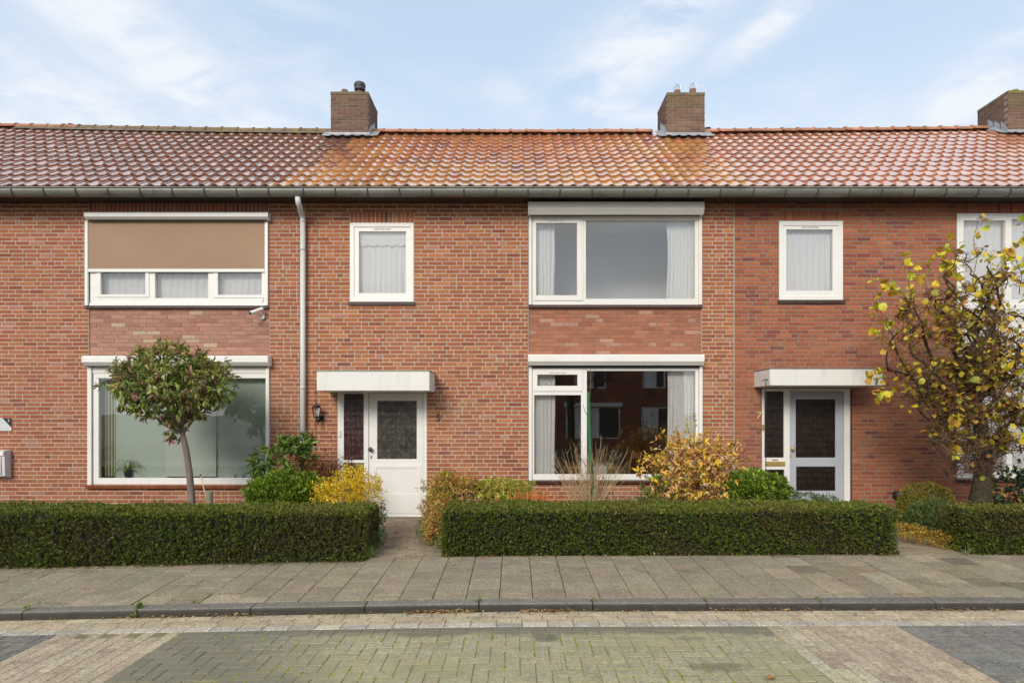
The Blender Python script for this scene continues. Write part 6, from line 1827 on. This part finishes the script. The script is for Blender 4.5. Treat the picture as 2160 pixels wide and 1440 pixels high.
for k in range(420):
    x = R.uniform(-6.5, 6.8)
    if -1.66 < x < -.81 or 4.33 < x < 5.0: continue
    y = (-2.80 if x < -1.2 else -2.62) - abs(R.gauss(0, .03)); pts.append((x, y, zsw(x, y) + .008))
litter("leaf_litter", "small dry leaves along the foot of the hedges", pts, (.018, .045), PL, 6)
pts = [(R.uniform(-6, 6), R.uniform(-5.4, -2.9), 0) for _ in range(130)]
pts = [(x, y, (zsw(x, y) if y > KY1 else zroad(x, y)) + .006) for x, y, _ in pts if not (KY0 - .02 < y < KY1 + .02)]
litter("leaf_litter", "tiny leaf scraps scattered over footpath and road", pts, (.010, .024), PL, 7)
def fallen(px, py, L, col, label, rot):
    # lies on the paving, found by meeting the ground
    d = 1.65 * F / (py - HY)
    for _ in range(6):
        y = d - D; x = (px - CX) * d / F; z = zsw(x, y) if y > KY1 else zroad(x, y)
        if y > -2.6: z = .02
        d = (CZ - z) * F / (py - HY)
    y = d - D; x = (px - CX) * d / F
    me = leaf_meshes(L8, MT['dull_o'], 1, .09)[0]; o = link("fallen_leaf", me, None, (x, y, z + .012)); o.rotation_euler = (R.uniform(-.2, .2), R.uniform(-.2, .2), rot); o.scale = (L, L * .55, L * .9)
    o.color = (*col, 1); tag(o, label, "leaf", "single fallen leaves on the paving")
fallen(831, 1124, .07, (.30, .09, .03), "rust-brown fallen leaf on the path to the white door", .3)
fallen(954, 1193, .06, (.62, .60, .36), "pale yellow fallen leaf on the footpath near the middle hedge's left end", 1.1)
fallen(1279, 1175, .07, (.50, .30, .14), "tan fallen leaf standing on edge below the middle hedge", 1.9)
fallen(1165, 1204, .06, (.42, .22, .10), "narrow tan fallen leaf in the middle of the footpath", .1)
fallen(1618, 1435, .09, (.42, .22, .09), "orange-tan fallen leaf at the bottom edge on the road pavers", .6)
fallen(96, 1192, .09, (.55, .22, .03), "orange fallen leaf at the foot of the left hedge", .2)
fallen(1033, 1171, .09, (.34, .08, .03), "dark red fallen leaf at the foot of the middle hedge", .0)
fallen(1498, 1181, .06, (.50, .40, .20), "cream fallen leaf on the footpath in front of the middle hedge", 2.4)
fallen(1800, 1298, .05, (.05, .05, .06), "small black leaf on the road near the kerb", .4)
# weeds in the kerb joints
def weed(px, y, zb, label, n=16, L=.04):
    L *= .75; n = int(n * .8)
    x = px; P = np.array([(x + R.gauss(0, .016), y + R.gauss(0, .010), zb + abs(R.gauss(0, .016))) for _ in range(n)])
    Pk, X, Y, Z = clusters(P, nrm(NR.normal(size=(n, 3)) + [0, -.2, .9]), 3, .6, (L * .35, L * .8), None, .5, .3, int(abs(px) * 99), .004)
    o = scatter("weed", L4, Pk, X, Y, Z, MT['leaf_a'], palette([((.16, .28, .04), 3), ((.26, .34, .05), 2), ((.10, .18, .03), 1)], len(Pk)), None, kind=None)
    tag(o, label, "weed", "weeds in the kerb joints")
kj = lambda k: -.313 + .993 * k
weed(kj(-3), KY0 + .05, zsw(kj(-3), KY1), "green weed growing from the kerb joint left of the sunken slab", 30, .06)
weed(kj(-3) - .01, KY0 - .008, zroad(kj(-3), KY0) + .01, "small weed at the road side of the same left kerb joint", 16, .05)
weed(kj(-4), KY0 + .06, zsw(kj(-4), KY1), "green weed in the kerb joint at the left edge", 18, .05)
weed(-2.86, KY1 + .01, zsw(-2.86, KY1) - .006, "tiny grass clump behind the kerb at the sunken slab", 18, .04)
weed(kj(-1), KY0 + .07, zsw(kj(-1), KY1), "weed sprig in the kerb joint below the left hedge's end", 8, .035)
weed(kj(0), KY0 + .06, zsw(kj(0), KY1), "weed sprig in the kerb joint above the leaf pile", 14, .05)
weed(kj(1), KY0 + .06, zsw(kj(1), KY1), "weed sprig in the kerb joint right of the middle", 10, .045)
weed(kj(2), KY0 + .07, zsw(kj(2), KY1), "weed sprig in the kerb joint before the middle hedge", 8, .04)
weed(kj(3), KY0 + .08, zsw(kj(3), KY1), "weed sprig in the kerb joint before the right part of the hedge", 8, .04)
# moss cushions in the road joints
P = []
for k in range(1500):
    x = R.uniform(-2.3, 1.9); c_ = int(round((x - BL1) / A)); x = BL1 + c_ * A + R.gauss(0, .002); y = R.uniform(-5.9, RY - .1)
    r_ = int((RY - y) / A)
    k4, k4b = (c_ - r_) % 4, (c_ - 1 - r_) % 4
    if k4 == 1 or mnoise.noise(Vector((x * 1.5, y * 2, 5))) < .0 or mnoise.noise(Vector((x * 7, y * 9, 2))) < -.05: continue
    P.append((x, y, zroad(x, y) - .004))
P = np.array(P); X = np.tile([.006, 0, 0], (len(P), 1)) * NR.uniform(.6, 1.4, (len(P), 1)); Y = np.tile([0, .018, 0], (len(P), 1)) * NR.uniform(.5, 1.6, (len(P), 1)); Z = np.tile([0, 0, .006], (len(P), 1))
MOSS = ([(-1, -1, 0), (1, -1, 0), (1, 1, 0), (-1, 1, 0), (-.4, -.5, 1), (.4, -.5, 1), (.4, .5, 1), (-.4, .5, 1)], [(4, 5, 6, 7), (0, 1, 5, 4), (1, 2, 6, 5), (2, 3, 7, 6), (3, 0, 4, 7)])
tag(scatter("moss", MOSS, P, X, Y, Z, MT['dull_a'], palette([((.30, .34, .03), 3), ((.20, .24, .04), 2)], len(P)), None), "moss cushions in the road joints")

# ------------------------------------------------------------------ across the street (seen as reflections)
def far_house(xc, label, seed):
    w = 6.7; y = -21.5; zo = -.25; t = thing("brick_house", label, "house", (xc, y, 0), "brick houses across the street")
    x0, x1 = xc - w / 2, xc + w / 2
    ops = [(xc - 2.6, xc + .1, .6 + zo, 2.2 + zo), (xc + 1.2, xc + 2.6, 0 + zo, 2.2 + zo), (xc - 2.2, xc - .6, 3.1 + zo, 4.4 + zo), (xc + 1.3, xc + 2.4, 3.1 + zo, 4.4 + zo)]
    mb = MB(); mb.plate((x0, x1, -.3, 5.0), ops, y, y - .1); wall = mb.obj("wall", MT['mortar_grey'], t)
    br = lay(x0, x1, -.25, 4.95, ops, PAL7, hdr=.1); mb = MB()
    for b in br:
        vs, fs = brick_tmpl(b[2], b[3], 1); mb.add([(b[0] - vx, y + .008 - vy, b[1] + vz) for vx, vy, vz in vs], fs, b[4])
    mb.obj("brickwork", MT['brick_a'], wall, kind="stuff")
    for k, o_ in enumerate(ops):
        mx = (o_[0] + o_[1]) / 2; hl = [(o_[0] + .07, mx - .03, o_[2] + .07, o_[3] - .07), (mx + .03, o_[1] - .07, o_[2] + .07, o_[3] - .07)]
        mb = MB(); mb.plate(o_, hl, y - .01, y - .06); wi = mb.obj("window" if k != 1 else "door_frame", MT['white'], t)
        for h_ in hl:
            mb = MB(); mb.box(h_[0], h_[1], y - .05, y - .045, h_[2], h_[3]); mb.obj("pane", MT['fig_dark'], wi)
        mb = MB(); mb.box(o_[0] + .1, o_[0] + (o_[1] - o_[0]) * .62, y - .044, y - .042, o_[2] + .05, o_[3] - .05); mb.obj("curtain", MT['net'], wi)
    for o_ in (ops[0],):
        mb = MB(); mb.box(o_[0] - .1, o_[1] + .1, y, y + .14, o_[3], o_[3] + .2); mb.obj("shutter_box", MT['white'], t)
    mb = MB(); mb.add([(x0, y + .4, 4.9), (x1, y + .4, 4.9), (x1, y - 3.6, 6.4), (x0, y - 3.6, 6.4), (x1, y - 7.5, 4.9), (x0, y - 7.5, 4.9)], [(0, 1, 2, 3), (3, 2, 4, 5)]); mb.obj("roof", MT['terracotta'], t)
far_house(-8.2, "brick house across the street, reflected at the left of the windows", 1)
far_house(-1.5, "brick house across the street, reflected in the middle living room window", 2)
far_house(5.2, "brick house across the street, reflected right of the post in the big pane", 3)
sheet("far_pavement", -30, 30, -12, -8.7, lambda x, y: -.03, MT['ground'], nx=1)
sheet("far_garden", -30, 30, -21.4, -12.1, lambda x, y: -.02, MT['soil'], nx=1)
ft = thing("bare_tree", "bare street tree across the road, reflected in the living room window", "tree", (2.2, -14.5, -.02))
mb = MB(); rs = random.Random(9)
mb.tube([(2.2, -14.5, -.02), (2.25, -14.5, 1.2), (2.2, -14.5, 2.4)], [.13, .11, .09], 8); mb.obj("trunk", MT['bark_moss'], ft)
def grow_(mb, p, d, L, r, depth):
    e = p + d * L; m = p.lerp(e, .5) + Vector((rs.uniform(-.06, .06), rs.uniform(-.06, .06), 0)); mb.tube([p, m, e], [r, r * .8, r * .6], 4, cap=False)
    if depth == 0: return
    for k in range(3 if depth > 1 else 4):
        nd = (d + Vector((rs.gauss(0, .55), rs.gauss(0, .55), rs.gauss(.1, .35)))).normalized(); grow_(mb, e if k else m, nd, L * rs.uniform(.6, .85), r * .58, depth - 1)
mb = MB()
for k in range(6): a = k * 1.05; grow_(mb, Vector((2.2, -14.5, 1.9 + .1 * k)), Vector((math.cos(a) * .8, math.sin(a) * .8, .55)).normalized(), 1.0, .045, 4)
mb.obj("crown", MT['twig_dark'], ft)
